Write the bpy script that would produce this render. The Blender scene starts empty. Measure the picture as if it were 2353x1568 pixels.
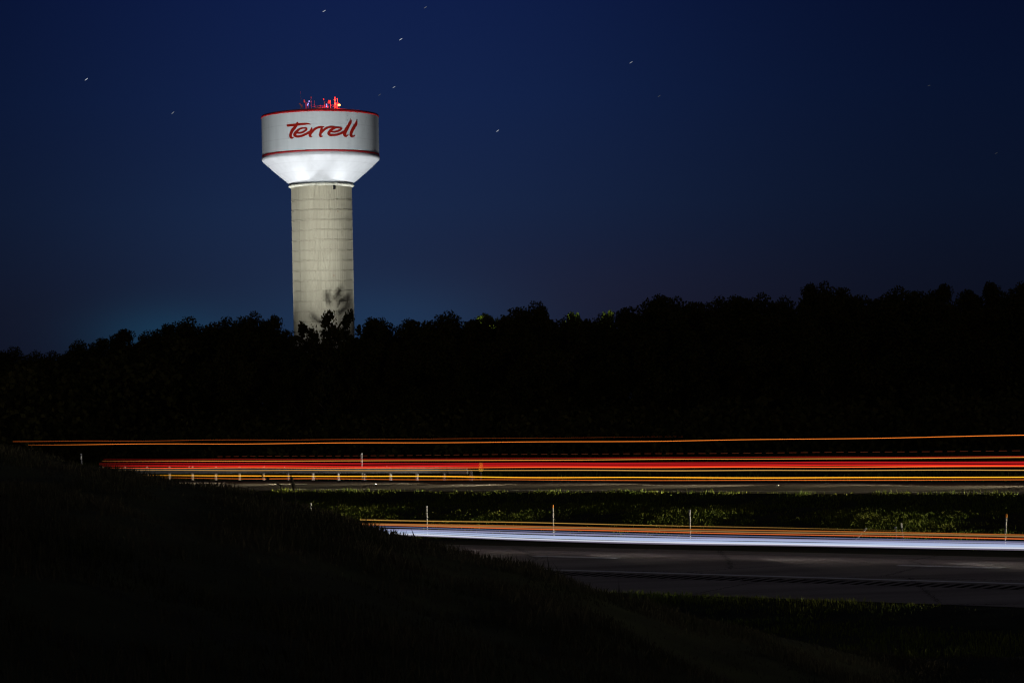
import bpy, bmesh, math, random
import numpy as np
from mathutils import Vector, Matrix

C = bpy.context.scene.collection
SC = bpy.context.scene
R = math.radians
random.seed(7)

# ------------------------------------------------------------------ camera
# photograph measured in a 2352 x 1568 pixel frame, 85 mm lens on 36 mm
F = 5553.0
PITCH, ROLL = 132.0 / F, 0.021
CAMZ = 4.7
fwd = Vector((0, math.cos(PITCH), math.sin(PITCH)))
up0 = Vector((0, -math.sin(PITCH), math.cos(PITCH)))
rt0 = Vector((1, 0, 0))
rt = rt0 * math.cos(ROLL) - up0 * math.sin(ROLL)
up = up0 * math.cos(ROLL) + rt0 * math.sin(ROLL)
CAM = Vector((0, 0, CAMZ))
cd = bpy.data.cameras.new('camera')
cam = bpy.data.objects.new('camera', cd)
C.objects.link(cam)
m = Matrix((rt, up, -fwd)).transposed().to_4x4()
m.translation = CAM
cam.matrix_world = m
cd.lens, cd.sensor_width, cd.sensor_fit = 85, 36, 'HORIZONTAL'
cd.clip_start, cd.clip_end = 0.5, 20000
SC.camera = cam

# ------------------------------------------------------------------ world: night sky with the last blue of dusk
SC.view_settings.view_transform = 'Standard'
SC.view_settings.look = 'None'
SC.view_settings.exposure = 0
SC.view_settings.gamma = 1
SC.cycles.use_denoising = True
SC.cycles.filter_width = 1.25
SC.cycles.max_bounces = 4
SC.cycles.sample_clamp_indirect = 2.0
W = bpy.data.worlds.new('World')
SC.world = W
W.use_nodes = True
nt = W.node_tree
nt.nodes.clear()


def N(t, typ, **kw):
    n = t.nodes.new(typ)
    for k, v in kw.items():
        setattr(n, k, v)
    return n


def math_node(t, op, a, b=None, clamp=False):
    n = N(t, 'ShaderNodeMath', operation=op, use_clamp=clamp)
    for i, v in enumerate((a, b)):
        if v is None:
            continue
        if isinstance(v, (int, float)):
            n.inputs[i].default_value = v
        else:
            t.links.new(v, n.inputs[i])
    return n.outputs[0]


def lin(r, g, b):
    f = lambda c: (c / 255) / 12.92 if c / 255 <= 0.04045 else (((c / 255) + 0.055) / 1.055) ** 2.4
    return (f(r), f(g), f(b), 1)


tc = N(nt, 'ShaderNodeTexCoord')
nrm = N(nt, 'ShaderNodeVectorMath', operation='NORMALIZE')
nt.links.new(tc.outputs['Generated'], nrm.inputs[0])
sx = N(nt, 'ShaderNodeSeparateXYZ')
nt.links.new(nrm.outputs[0], sx.inputs[0])
elev = math_node(nt, 'ARCSINE', sx.outputs['Z'])
azim = math_node(nt, 'ARCTAN2', sx.outputs['X'], sx.outputs['Y'])
ramp = N(nt, 'ShaderNodeValToRGB')
nt.links.new(math_node(nt, 'DIVIDE', elev, 0.25, True), ramp.inputs[0])
cr = ramp.color_ramp
SKY = [(0.0, (22, 26, 44)), (0.16, (23, 30, 52)), (0.32, (21, 34, 64)), (0.5, (17, 32, 69)), (0.66, (14, 28, 68)), (0.85, (9, 22, 57)), (1.0, (7, 17, 46))]
cr.elements[0].position, cr.elements[0].color = SKY[0][0], lin(*SKY[0][1])
cr.elements[1].position, cr.elements[1].color = SKY[-1][0], lin(*SKY[-1][1])
for p, c in SKY[1:-1]:
    e = cr.elements.new(p)
    e.color = lin(*c)


def gauss(a0, sa, e0, se):
    a = math_node(nt, 'POWER', math_node(nt, 'ABSOLUTE', math_node(nt, 'DIVIDE', math_node(nt, 'SUBTRACT', azim, a0), sa)), 2.0)
    b = math_node(nt, 'POWER', math_node(nt, 'ABSOLUTE', math_node(nt, 'DIVIDE', math_node(nt, 'SUBTRACT', elev, e0), se)), 2.0)
    return math_node(nt, 'EXPONENT', math_node(nt, 'MULTIPLY', math_node(nt, 'ADD', a, b), -1.0))


def scaled(col, fac):
    n = N(nt, 'ShaderNodeVectorMath', operation='SCALE')
    if isinstance(col, tuple):
        n.inputs[0].default_value = col[:3]
    else:
        nt.links.new(col, n.inputs[0])
    if isinstance(fac, (int, float)):
        n.inputs['Scale'].default_value = fac
    else:
        nt.links.new(fac, n.inputs['Scale'])
    return n.outputs[0]


def vadd(a, b):
    n = N(nt, 'ShaderNodeVectorMath', operation='ADD')
    nt.links.new(a, n.inputs[0])
    nt.links.new(b, n.inputs[1])
    return n.outputs[0]


# darker to the far left and right of the view, as the dusk band fades round the sky
side = math_node(nt, 'ADD', 0.37, math_node(nt, 'MULTIPLY', 0.77, gauss(-0.050, 0.145, 0.08, 5.0)))
sky = scaled(ramp.outputs[0], side)
GLOWS = [(-0.142, 0.030, 0.028, 0.013, (0.001, 0.021, 0.040)), (-0.055, 0.055, 0.030, 0.018, (0.002, 0.018, 0.042)),
         (-0.10, 0.075, 0.060, 0.035, (0.0010, 0.0045, 0.012)), (0.035, 0.09, 0.040, 0.022, (0.0022, 0.0006, 0.0004))]
for a0, sa, e0, se, col in GLOWS:
    sky = vadd(sky, scaled(col, gauss(a0, sa, e0, se)))
nish = N(nt, 'ShaderNodeTexSky', sky_type='NISHITA', sun_disc=False)
nish.sun_elevation = R(-8)
nish.sun_rotation = R(-30)
sky = vadd(sky, scaled(nish.outputs[0], 0.02))
# added fill: unseen sky glow behind the camera, lifts the dark bank and road
back = math_node(nt, 'POWER', math_node(nt, 'MAXIMUM', math_node(nt, 'MULTIPLY', sx.outputs['Y'], -1.0), 0.0), 2.0)
sky = vadd(sky, scaled((0.14, 0.132, 0.128), back))
bg = N(nt, 'ShaderNodeBackground')
nt.links.new(sky, bg.inputs[0])
bg.inputs[1].default_value = 1.0
wo = N(nt, 'ShaderNodeOutputWorld')
nt.links.new(bg.outputs[0], wo.inputs[0])


# ------------------------------------------------------------------ geometry of the view
def ray(px, py):
    return fwd + rt * ((px - 1176) / F) - up * ((py - 784) / F)


def at_depth(px, py, D):
    d = ray(px, py)
    return CAM + d * (D / d.y)


PHI = R(37.5)
U = Vector((math.cos(PHI), -math.sin(PHI), 0))     # along the highway, towards the camera's right
V = Vector((math.sin(PHI), math.cos(PHI), 0))      # across it, away from the camera
GRADE = 0.0025
S0 = -45.0


def rp(s, n, z=0.0):
    """highway coordinates to world"""
    p = U * s + V * n
    return Vector((p.x, p.y, z + GRADE * (s - S0)))


def on_plane(px, py, n):
    """where the line of sight meets the upright plane at offset n: world point"""
    d = ray(px, py)
    return CAM + d * (n / d.dot(V))


def s_of(px, n, py=1150):
    return on_plane(px, py, n).dot(U)


PROF = [(-4000, -1.5), (-200, -1.0), (30, -0.55), (44, -0.42), (48.6, -0.20), (49.2, -0.19), (57.6, 0.0), (62.6, -0.09), (63.2, -0.12),
        (66, -0.17), (69, -0.30), (74, -0.80), (78, -0.75), (84, -0.25), (87.6, -0.02), (88.8, 0.30), (89.3, 0.42), (94.2, 0.55), (101.0, 0.47), (101.8, 0.40),
        (108, -0.05), (118, 0.5), (130, 1.2), (145, 1.7), (200, 2.2), (330, 2.5), (600, 3.0), (4000, 3.0)]
PN = np.array([p[0] for p in PROF])
PZ = np.array([p[1] for p in PROF])


def zprof(n):
    return float(np.interp(n, PN, PZ))


# ------------------------------------------------------------------ mesh helpers
class MB:
    def __init__(self):
        self.v, self.f, self.mi = [], [], []

    def add(self, vs, fs, mi=0):
        o = len(self.v)
        self.v += [tuple(x) for x in vs]
        self.f += [tuple(i + o for i in f) for f in fs]
        self.mi += [mi] * len(fs)

    def box(self, c, size, rot=None, mi=0):
        c = Vector(c)
        vs = []
        for z in (-.5, .5):
            for y in (-.5, .5):
                for x in (-.5, .5):
                    p = Vector((x * size[0], y * size[1], z * size[2]))
                    if rot is not None:
                        p = rot @ p
                    vs.append(c + p)
        self.add(vs, [(0, 2, 3, 1), (4, 5, 7, 6), (0, 1, 5, 4), (2, 6, 7, 3), (0, 4, 6, 2), (1, 3, 7, 5)], mi)

    def tube(self, pts, rad, k=6, mi=0, caps=True):
        pts = [Vector(p) for p in pts]
        if not isinstance(rad, (list, tuple)):
            rad = [rad] * len(pts)
        vs, fs = [], []
        for i, p in enumerate(pts):
            t = (pts[min(i + 1, len(pts) - 1)] - pts[max(i - 1, 0)])
            t = t.normalized() if t.length > 1e-9 else Vector((0, 0, 1))
            a = Vector((0, 0, 1)) if abs(t.z) < 0.9 else Vector((1, 0, 0))
            x = t.cross(a).normalized()
            y = t.cross(x).normalized()
            for j in range(k):
                w = 2 * math.pi * j / k
                vs.append(p + x * math.cos(w) * rad[i] + y * math.sin(w) * rad[i])
        for i in range(len(pts) - 1):
            for j in range(k):
                fs.append((i * k + j, i * k + (j + 1) % k, (i + 1) * k + (j + 1) % k, (i + 1) * k + j))
        if caps:
            fs.append(tuple(range(k))[::-1])
            fs.append(tuple((len(pts) - 1) * k + j for j in range(k)))
        self.add(vs, fs, mi)

    def lathe(self, prof, k=48, c=(0, 0, 0), mi=0, close=False):
        c = Vector(c)
        vs, fs = [], []
        for r, z in prof:
            for j in range(k):
                w = 2 * math.pi * j / k
                vs.append(c + Vector((r * math.cos(w), r * math.sin(w), z)))
        for i in range(len(prof) - 1):
            for j in range(k):
                fs.append((i * k + j, i * k + (j + 1) % k, (i + 1) * k + (j + 1) % k, (i + 1) * k + j))
        if close:
            fs.append(tuple(range(k))[::-1])
            fs.append(tuple((len(prof) - 1) * k + j for j in range(k)))
        self.add(vs, fs, mi)

    def mesh(self, name, mats, smooth=False):
        me = bpy.data.meshes.new(name)
        me.from_pydata(self.v, [], self.f)
        if not isinstance(mats, (list, tuple)):
            mats = [mats]
        for mt in mats:
            me.materials.append(mt)
        if len(mats) > 1:
            me.polygons.foreach_set('material_index', self.mi)
        if smooth:
            me.polygons.foreach_set('use_smooth', [True] * len(me.polygons))
        me.update()
        return me

    def obj(self, name, mats, parent=None, smooth=False):
        o = bpy.data.objects.new(name, self.mesh(name, mats, smooth))
        C.objects.link(o)
        if parent:
            o.parent = parent
        return o


def tri_mesh(name, verts, mat, quads=False):
    """verts: (n,3,3) or (n,4,3) numpy array -> one mesh of loose faces"""
    n, k = verts.shape[0], verts.shape[1]
    me = bpy.data.meshes.new(name)
    me.vertices.add(n * k)
    me.vertices.foreach_set('co', verts.reshape(-1).astype(np.float32))
    me.loops.add(n * k)
    me.loops.foreach_set('vertex_index', np.arange(n * k, dtype=np.int32))
    me.polygons.add(n)
    me.polygons.foreach_set('loop_start', np.arange(0, n * k, k, dtype=np.int32))
    me.update(calc_edges=True)
    me.materials.append(mat)
    return me


def link(name, me, parent=None):
    o = bpy.data.objects.new(name, me)
    C.objects.link(o)
    if parent:
        o.parent = parent
    return o


def tag(o, label=None, cat=None, group=None, kind=None):
    if label:
        o['label'] = label
    if cat:
        o['category'] = cat
    if group:
        o['group'] = group
    if kind:
        o['kind'] = kind
    return o


def thing(name, loc, label, cat, group=None, rz=0.0):
    o = bpy.data.objects.new(name, None)
    o.empty_display_size = 0.3
    C.objects.link(o)
    o.location = loc
    o.rotation_euler = (0, 0, rz)
    return tag(o, label, cat, group)


def copy_tree(o, parent=None):
    c = o.copy()
    C.objects.link(c)
    if parent:
        c.parent = parent
    for ch in list(o.children):
        copy_tree(ch, c)
    return c


# ------------------------------------------------------------------ materials
def mat(name, col, rough=0.8, var=0.0, scale=5.0, spec=0.3, metal=0.0, bump=0.0, trans=0.0, col2=None, detail=4.0):
    mt = bpy.data.materials.new(name)
    mt.use_nodes = True
    t = mt.node_tree
    b = t.nodes['Principled BSDF']
    b.inputs['Roughness'].default_value = rough
    b.inputs['Metallic'].default_value = metal
    b.inputs['Specular IOR Level'].default_value = spec
    b.inputs['Base Color'].default_value = (*col, 1)
    if var or col2 or bump:
        tcn = N(t, 'ShaderNodeTexCoord')
        nz = N(t, 'ShaderNodeTexNoise')
        nz.inputs['Scale'].default_value = scale
        nz.inputs['Detail'].default_value = detail
        t.links.new(tcn.outputs['Object'], nz.inputs['Vector'])
        if var or col2:
            rp_ = N(t, 'ShaderNodeValToRGB')
            rp_.color_ramp.elements[0].position = 0.3
            rp_.color_ramp.elements[1].position = 0.7
            c2 = col2 or tuple(min(1, c * (1 + var)) for c in col)
            c1 = col if col2 else tuple(c * (1 - var) for c in col)
            rp_.color_ramp.elements[0].color = (*c1, 1)
            rp_.color_ramp.elements[1].color = (*c2, 1)
            t.links.new(nz.outputs['Fac'], rp_.inputs[0])
            t.links.new(rp_.outputs[0], b.inputs['Base Color'])
        if bump:
            bp = N(t, 'ShaderNodeBump')
            bp.inputs['Strength'].default_value = bump
            t.links.new(nz.outputs['Fac'], bp.inputs['Height'])
            t.links.new(bp.outputs[0], b.inputs['Normal'])
    if trans:
        tr = N(t, 'ShaderNodeBsdfTranslucent')
        src = b.inputs['Base Color'].links[0].from_socket if b.inputs['Base Color'].links else None
        if src:
            t.links.new(src, tr.inputs['Color'])
        else:
            tr.inputs['Color'].default_value = (*col, 1)
        mx = N(t, 'ShaderNodeMixShader')
        mx.inputs[0].default_value = trans
        t.links.new(b.outputs[0], mx.inputs[1])
        t.links.new(tr.outputs[0], mx.inputs[2])
        t.links.new(mx.outputs[0], t.nodes['Material Output'].inputs[0])
    return mt


def glow(name, col, strength=1.0):
    mt = bpy.data.materials.new(name)
    mt.use_nodes = True
    t = mt.node_tree
    t.nodes.clear()
    e = N(t, 'ShaderNodeEmission')
    e.inputs[0].default_value = (*col[:3], 1)
    e.inputs[1].default_value = strength
    o = N(t, 'ShaderNodeOutputMaterial')
    t.links.new(e.outputs[0], o.inputs[0])
    return mt


M = {}
M['soil'] = mat('turf soil', (0.030, 0.034, 0.014), 0.95, 0.4, 0.8, 0.1)
M['grass'] = mat('roadside grass', (0.055, 0.088, 0.010), 0.7, 0, 0.35, 0.2, trans=0.35, col2=(0.12, 0.13, 0.018))
M['dry_grass'] = mat('bank grass', (0.020, 0.022, 0.013), 0.8, 0, 0.5, 0.0, trans=0.25, col2=(0.062, 0.055, 0.040))
M['leaf'] = mat('oak leaves', (0.034, 0.034, 0.009), 0.8, 0, 0.6, 0.0, trans=0.2, col2=(0.058, 0.050, 0.016))
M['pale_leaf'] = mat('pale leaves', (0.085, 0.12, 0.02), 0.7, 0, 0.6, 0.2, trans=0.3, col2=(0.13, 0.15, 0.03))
M['bark'] = mat('bark', (0.09, 0.075, 0.055), 0.9, 0.3, 6.0, 0.1, bump=0.4)
M['white_paint'] = mat('white plastic', (0.75, 0.75, 0.72), 0.5, 0.1, 8)
M['wood'] = mat('weathered timber', (0.42, 0.37, 0.26), 0.85, 0.25, 9, bump=0.3)
M['steel'] = mat('galvanised steel', (0.30, 0.31, 0.32), 0.6, 0.15, 6, 0.2)
M['rail_steel'] = mat('weathered rail steel', (0.13, 0.13, 0.135), 0.7, 0.2, 4, 0.1)
M['post_grey'] = mat('grey post', (0.40, 0.40, 0.39), 0.6, 0.15, 6, 0.2)
M['dark_steel'] = mat('dark steel', (0.10, 0.10, 0.11), 0.5, 0.2, 6)
M['orange'] = mat('orange reflector', (0.75, 0.26, 0.03), 0.4, 0.08, 20)
M['black'] = mat('black paint', (0.012, 0.012, 0.012), 0.5, 0.1, 20)
M['yellow'] = mat('yellow sheeting', (0.85, 0.48, 0.02), 0.4, 0.06, 20)
M['road_paint'] = mat('road paint', (0.80, 0.79, 0.76), 0.8, 0.12, 3.0, 0.0)
M['worn_paint'] = mat('worn road paint', (0.42, 0.41, 0.39), 0.8, 0.25, 3.0, 0.0)


def concrete_road(name, c1, c2):
    mt = bpy.data.materials.new(name)
    mt.use_nodes = True
    t = mt.node_tree
    b = t.nodes['Principled BSDF']
    b.inputs['Roughness'].default_value = 0.9
    b.inputs['Specular IOR Level'].default_value = 0.0
    tcn = N(t, 'ShaderNodeTexCoord')
    mp = N(t, 'ShaderNodeMapping')
    mp.inputs['Rotation'].default_value = (0, 0, PHI)
    mp.inputs['Scale'].default_value = (0.10, 0.9, 1)
    t.links.new(tcn.outputs['Object'], mp.inputs[0])
    a = N(t, 'ShaderNodeTexNoise')
    a.inputs['Scale'].default_value = 1.0
    a.inputs['Detail'].default_value = 6
    t.links.new(mp.outputs[0], a.inputs['Vector'])
    g = N(t, 'ShaderNodeTexNoise')
    g.inputs['Scale'].default_value = 14.0
    g.inputs['Detail'].default_value = 6
    t.links.new(tcn.outputs['Object'], g.inputs['Vector'])
    s = math_node(t, 'ADD', math_node(t, 'MULTIPLY', a.outputs['Fac'], 0.75), math_node(t, 'MULTIPLY', g.outputs['Fac'], 0.25))
    r = N(t, 'ShaderNodeValToRGB')
    r.color_ramp.elements[0].position, r.color_ramp.elements[0].color = 0.33, (*c1, 1)
    r.color_ramp.elements[1].position, r.color_ramp.elements[1].color = 0.68, (*c2, 1)
    t.links.new(s, r.inputs[0])
    # slanting cracks and tar-filled joints
    vo = N(t, 'ShaderNodeTexVoronoi', feature='DISTANCE_TO_EDGE')
    vo.inputs['Scale'].default_value = 0.16
    wv = N(t, 'ShaderNodeVectorMath', operation='ADD')
    t.links.new(tcn.outputs['Object'], wv.inputs[0])
    sc_ = N(t, 'ShaderNodeVectorMath', operation='SCALE')
    sc_.inputs['Scale'].default_value = 0.5
    t.links.new(g.outputs['Color'], sc_.inputs[0])
    t.links.new(sc_.outputs[0], wv.inputs[1])
    t.links.new(wv.outputs[0], vo.inputs['Vector'])
    cr_ = math_node(t, 'LESS_THAN', vo.outputs['Distance'], 0.0035)
    mx = N(t, 'ShaderNodeMix', data_type='RGBA')
    t.links.new(cr_, mx.inputs[0])
    t.links.new(r.outputs[0], mx.inputs[6])
    mx.inputs[7].default_value = (0.05, 0.045, 0.04, 1)
    t.links.new(mx.outputs[2], b.inputs['Base Color'])
    bp = N(t, 'ShaderNodeBump')
    bp.inputs['Strength'].default_value = 0.25
    t.links.new(g.outputs['Fac'], bp.inputs['Height'])
    t.links.new(bp.outputs[0], b.inputs['Normal'])
    return mt


M['road'] = concrete_road('road concrete', (0.20, 0.175, 0.155), (0.37, 0.33, 0.295))
M['asphalt'] = concrete_road('road asphalt', (0.034, 0.030, 0.026), (0.075, 0.066, 0.058))


def shaft_concrete():
    mt = bpy.data.materials.new('shaft concrete')
    mt.use_nodes = True
    t = mt.node_tree
    b = t.nodes['Principled BSDF']
    b.inputs['Roughness'].default_value = 0.85
    b.inputs['Specular IOR Level'].default_value = 0.15
    tcn = N(t, 'ShaderNodeTexCoord')
    mp = N(t, 'ShaderNodeMapping')
    mp.inputs['Scale'].default_value = (0.9, 0.9, 0.06)
    t.links.new(tcn.outputs['Object'], mp.inputs[0])
    a = N(t, 'ShaderNodeTexNoise')
    a.inputs['Scale'].default_value = 1.0
    a.inputs['Detail'].default_value = 5
    t.links.new(mp.outputs[0], a.inputs['Vector'])
    g = N(t, 'ShaderNodeTexNoise')
    g.inputs['Scale'].default_value = 0.35
    g.inputs['Detail'].default_value = 4
    t.links.new(tcn.outputs['Object'], g.inputs['Vector'])
    s = math_node(t, 'ADD', math_node(t, 'MULTIPLY', a.outputs['Fac'], 0.6), math_node(t, 'MULTIPLY', g.outputs['Fac'], 0.4))
    r = N(t, 'ShaderNodeValToRGB')
    r.color_ramp.elements[0].position, r.color_ramp.elements[0].color = 0.3, (0.345, 0.315, 0.232, 1)
    r.color_ramp.elements[1].position, r.color_ramp.elements[1].color = 0.7, (0.45, 0.415, 0.308, 1)
    t.links.new(s, r.inputs[0])
    t.links.new(r.outputs[0], b.inputs['Base Color'])
    return mt


def tank_paint(name, col, seams):
    """painted steel with the faint horizontal weld seams of the plates and light weather streaks"""
    mt = bpy.data.materials.new(name)
    mt.use_nodes = True
    t = mt.node_tree
    b = t.nodes['Principled BSDF']
    b.inputs['Roughness'].default_value = 0.45
    b.inputs['Specular IOR Level'].default_value = 0.35
    tcn = N(t, 'ShaderNodeTexCoord')
    mp = N(t, 'ShaderNodeMapping')
    mp.inputs['Scale'].default_value = (0.9, 0.9, 0.07)
    t.links.new(tcn.outputs['Object'], mp.inputs[0])
    a = N(t, 'ShaderNodeTexNoise')
    a.inputs['Scale'].default_value = 1.0
    a.inputs['Detail'].default_value = 5
    t.links.new(mp.outputs[0], a.inputs['Vector'])
    r = N(t, 'ShaderNodeValToRGB')
    r.color_ramp.elements[0].position, r.color_ramp.elements[0].color = 0.25, (*[c * 0.86 for c in col], 1)
    r.color_ramp.elements[1].position, r.color_ramp.elements[1].color = 0.7, (*col, 1)
    t.links.new(a.outputs['Fac'], r.inputs[0])
    sp = N(t, 'ShaderNodeSeparateXYZ')
    t.links.new(tcn.outputs['Object'], sp.inputs[0])
    tot = None
    for z in seams:
        d = math_node(t, 'LESS_THAN', math_node(t, 'ABSOLUTE', math_node(t, 'SUBTRACT', sp.outputs['Z'], z)), 0.045)
        tot = d if tot is None else math_node(t, 'MAXIMUM', tot, d)
    mx = N(t, 'ShaderNodeMix', data_type='RGBA')
    t.links.new(math_node(t, 'MULTIPLY', tot, 0.35), mx.inputs[0])
    t.links.new(r.outputs[0], mx.inputs[6])
    mx.inputs[7].default_value = (*[c * 0.6 for c in col], 1)
    t.links.new(mx.outputs[2], b.inputs['Base Color'])
    return mt


# ------------------------------------------------------------------ setting: ground, carriageways, bank
def strip(n0, n1, s0, s1, dz, ds=None, sub=None):
    """a sheet over the cross-section between offsets n0 and n1"""
    mb = MB()
    ns = sorted({n0, n1} | {p for p in PN.tolist() if n0 < p < n1})
    ss = [s0 + (s1 - s0) * i / max(1, int((s1 - s0) / ds)) for i in range(int((s1 - s0) / ds) + 1)] if ds else [s0, s1]
    vs = [rp(s, n, zprof(n) + dz) for s in ss for n in ns]
    k = len(ns)
    fs = [(i * k + j, (i + 1) * k + j, (i + 1) * k + j + 1, i * k + j + 1) for i in range(len(ss) - 1) for j in range(k - 1)]
    mb.add(vs, fs)
    return mb


g = strip(-4000, 4000, -4000, 4000, 0.0).obj('ground', M['soil'])
tag(g, kind='structure')
ND, FD = 57.6, 94.2          # lane lines of the near and the far carriageway
near = strip(49.2, 62.6, -700, 500, 0.012).obj('near_road', M['road'])
far = strip(89.3, 101.0, -900, 500, 0.012).obj('far_road', M['asphalt'])
tag(near, kind='structure')
tag(far, kind='structure')


def dashes(par, n, s_first, period, length, lo, hi, w=0.38, mt='road_paint'):
    k0 = int((lo - s_first) // period)
    for k in range(k0, int((hi - s_first) // period) + 1):
        s = s_first + k * period
        strip(n - w / 2, n + w / 2, s, s + length, 0.018).obj('lane_dash', M[mt], par)


dashes(near, ND, s_of(1228, ND, 1277), 12.19, 3.05, -110, 20)
dashes(far, FD, s_of(1016, FD, 1110), 12.19, 3.05, -150, 0, .14, 'worn_paint')
for par, n in ((near, 53.95), (near, 61.25), (far, 90.55), (far, 97.9)):
    strip(n - (.11 if n == 53.95 else .06), n + (.11 if n == 53.95 else .06), -600, 400, 0.018).obj('edge_line', M['road_paint' if n == 53.95 else 'worn_paint'], par)
# rumble strip: flat dark bars outside the edge line, groove shade put into their colour
mb = MB()
s = -75.0
while s < 0:
    a, b = 53.50, 52.62
    mb.add([rp(s, a, zprof(a) + .017), rp(s + .19, a, zprof(a) + .017), rp(s + .19, b, zprof(b) + .017), rp(s, b, zprof(b) + .017)], [(0, 3, 2, 1)])
    s += 0.36
mb.obj('rumble_strip', mat('groove', (0.03, 0.027, 0.025), 0.9, 0.2, 9, 0.0), near)


def sstep(t):
    t = np.clip(t, 0, 1)
    return t * t * (3 - 2 * t)


CREST = [(-1500, 960, 60), (-600, 985, 50), (0, 1015, 45), (90, 1034, 44.5), (180, 1054, 44), (300, 1076, 43), (400, 1091, 42.5), (500, 1106, 42), (600, 1124, 41.5), (720, 1160, 41), (825, 1193, 40.5),
         (960, 1232, 40), (1100, 1266, 39.7), (1210, 1292, 39.5), (1300, 1322, 39.7), (1440, 1367, 40.2), (1600, 1408, 41), (1800, 1452, 42), (2050, 1505, 43)]
CP = [at_depth(*q) for q in CREST]
CX, CY, CZ = [q.x for q in CP], [q.y for q in CP], [q.z - CAMZ for q in CP]


def bank_z(X, Y):
    X = np.asarray(X, float)
    Y = np.asarray(Y, float)
    A = np.interp(X, CX, CZ)
    yc = np.interp(X, CX, CY)
    over = np.clip(Y - yc, 0, None)
    A = A - np.where(over < 6, 0.05 * over ** 2, 1.8 + 0.6 * (over - 6))
    calm = np.clip((yc - Y) / 8, 0.15, 1)
    A = A + calm * (0.10 * np.sin(X * 1.3 + Y * 0.5) * np.sin(Y * 0.37 - X * 0.4) + 0.04 * np.sin(X * 3.1 + 1.3) * np.cos(Y * 1.7)) - 0.13
    return A + CAMZ


xs = np.arange(-60, 12.01, 0.5)
ys = np.arange(-10, 60.01, 0.5)
XX, YY = np.meshgrid(xs, ys)
ZZ = bank_z(XX, YY)
# the bank is level ground near the camera
mb = MB()
k = len(xs)
mb.add(list(zip(XX.ravel(), YY.ravel(), ZZ.ravel())), [(j * k + i, j * k + i + 1, (j + 1) * k + i + 1, (j + 1) * k + i) for j in range(len(ys) - 1) for i in range(k - 1)])
bank = mb.obj('embankment', M['soil'], smooth=True)
tag(bank, kind='structure')

# ------------------------------------------------------------------ grass (nobody could count it)
rng = np.random.default_rng(11)


def vnoise(x, y, f, seed):
    """cheap smooth noise, 0..1"""
    r = np.random.default_rng(seed)
    out = np.zeros_like(x)
    for i in range(7):
        a = r.uniform(0, 2 * np.pi)
        q = f * r.uniform(0.5, 1.8)
        out += np.sin((x * np.cos(a) + y * np.sin(a)) * q + r.uniform(0, 6.28))
    return np.clip(0.5 + out / 7 * 1.1, 0, 1)


def blades(base, h, w, lean=0.35):
    n = len(base)
    a = rng.uniform(0, 2 * np.pi, n)
    side = np.stack([np.cos(a), np.sin(a), np.zeros(n)], 1) * (w / 2)[:, None]
    b = rng.uniform(0, 2 * np.pi, n)
    le = rng.uniform(0, lean, n) * h
    tip = base + np.stack([np.cos(b) * le, np.sin(b) * le, h], 1)
    mid = base + np.stack([np.cos(b) * le * .3, np.sin(b) * le * .3, h * .55], 1)
    return np.stack([base - side, base + side, mid + side * .8, tip, mid - side * .8], 1)


def road_grass(name, n0, n1, s0, s1, dens, h0, h1, seed, matname='grass', w=0.035, cut=0.25, lean=.35):
    cnt = int((n1 - n0) * (s1 - s0) * dens)
    s = rng.uniform(s0, s1, cnt)
    n = rng.uniform(n0, n1, cnt)
    c = vnoise(s, n, 0.9, seed) * 0.6 + vnoise(s, n, 3.0, seed + 1) * 0.4
    keep = rng.uniform(0, 1, cnt) < np.clip((c - cut) * 2.2, 0.06, 1)
    s, n, c = s[keep], n[keep], c[keep]
    z = np.interp(n, PN, PZ) + GRADE * (s - S0) - 0.02
    base = np.stack([U.x * s + V.x * n, U.y * s + V.y * n, z], 1)
    h = (h0 + (h1 - h0) * np.clip(c * 1.3 - .2, 0, 1)) * rng.uniform(0.55, 1.25, len(s))
    v = blades(base, h, np.full(len(s), w) * rng.uniform(.6, 1.3, len(s)), lean)
    me = tri_mesh(name, v, M[matname])
    o = link(name, me)
    tag(o, kind='stuff')
    return o


tag(road_grass('grass', 66.6, 88.9, -118, -22, 95, 0.07, 0.24, 3, w=0.045, lean=.9, cut=.12), 'rough green grass filling the median between the two carriageways', 'grass')
tag(road_grass('grass', 88.5, 89.5, -118, -30, 120, 0.10, 0.24, 5), 'bright fringe of grass along the edge of the far carriageway', 'grass')
tag(road_grass('grass', 101.3, 124, -140, -25, 22, 0.15, 0.42, 8, w=0.05), 'patchy lit grass behind the guardrail and far shoulder', 'grass')
tag(road_grass('grass', 40.0, 49.3, -60, -5, 120, 0.04, 0.15, 12, w=0.022), 'dim grass verge along the near shoulder', 'grass')
cnt = 150000
t_ = rng.uniform(0, 1, cnt) ** 0.6
Yb = 12 + t_ * 36
Xb = rng.uniform(-1.25, 1.05, cnt) * (0.215 * Yb + 1.5)
zb = bank_z(Xb, Yb)
c = vnoise(Xb, Yb, 1.1, 31) * .6 + vnoise(Xb, Yb, 3.5, 33) * .4
ok = (zb > -0.45) & (rng.uniform(0, 1, cnt) < np.clip((c - .15) * 2, .1, 1))
base = np.stack([Xb, Yb, zb - .02], 1)[ok]
hh = (0.05 + 0.17 * np.clip(c[ok] * 1.5 - .3, 0, 1)) * rng.uniform(.4, 1.2, ok.sum())
hh = np.where(rng.uniform(0, 1, len(hh)) < .005, hh * 2.2, hh)
me = tri_mesh('grass', blades(base, hh, np.full(len(hh), 0.016) * rng.uniform(.6, 1.4, len(hh)), 0.5), M['dry_grass'])
tag(link('grass', me), 'dark unmown grass covering the bank in the foreground', 'grass', kind='stuff')

# ------------------------------------------------------------------ water tower
TD = 450.0
axis_p = at_depth(740, 520, TD)
AX = Vector((axis_p.x, axis_p.y, 0))
PXM = TD / F                                  # metres per pixel at the tower


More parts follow.
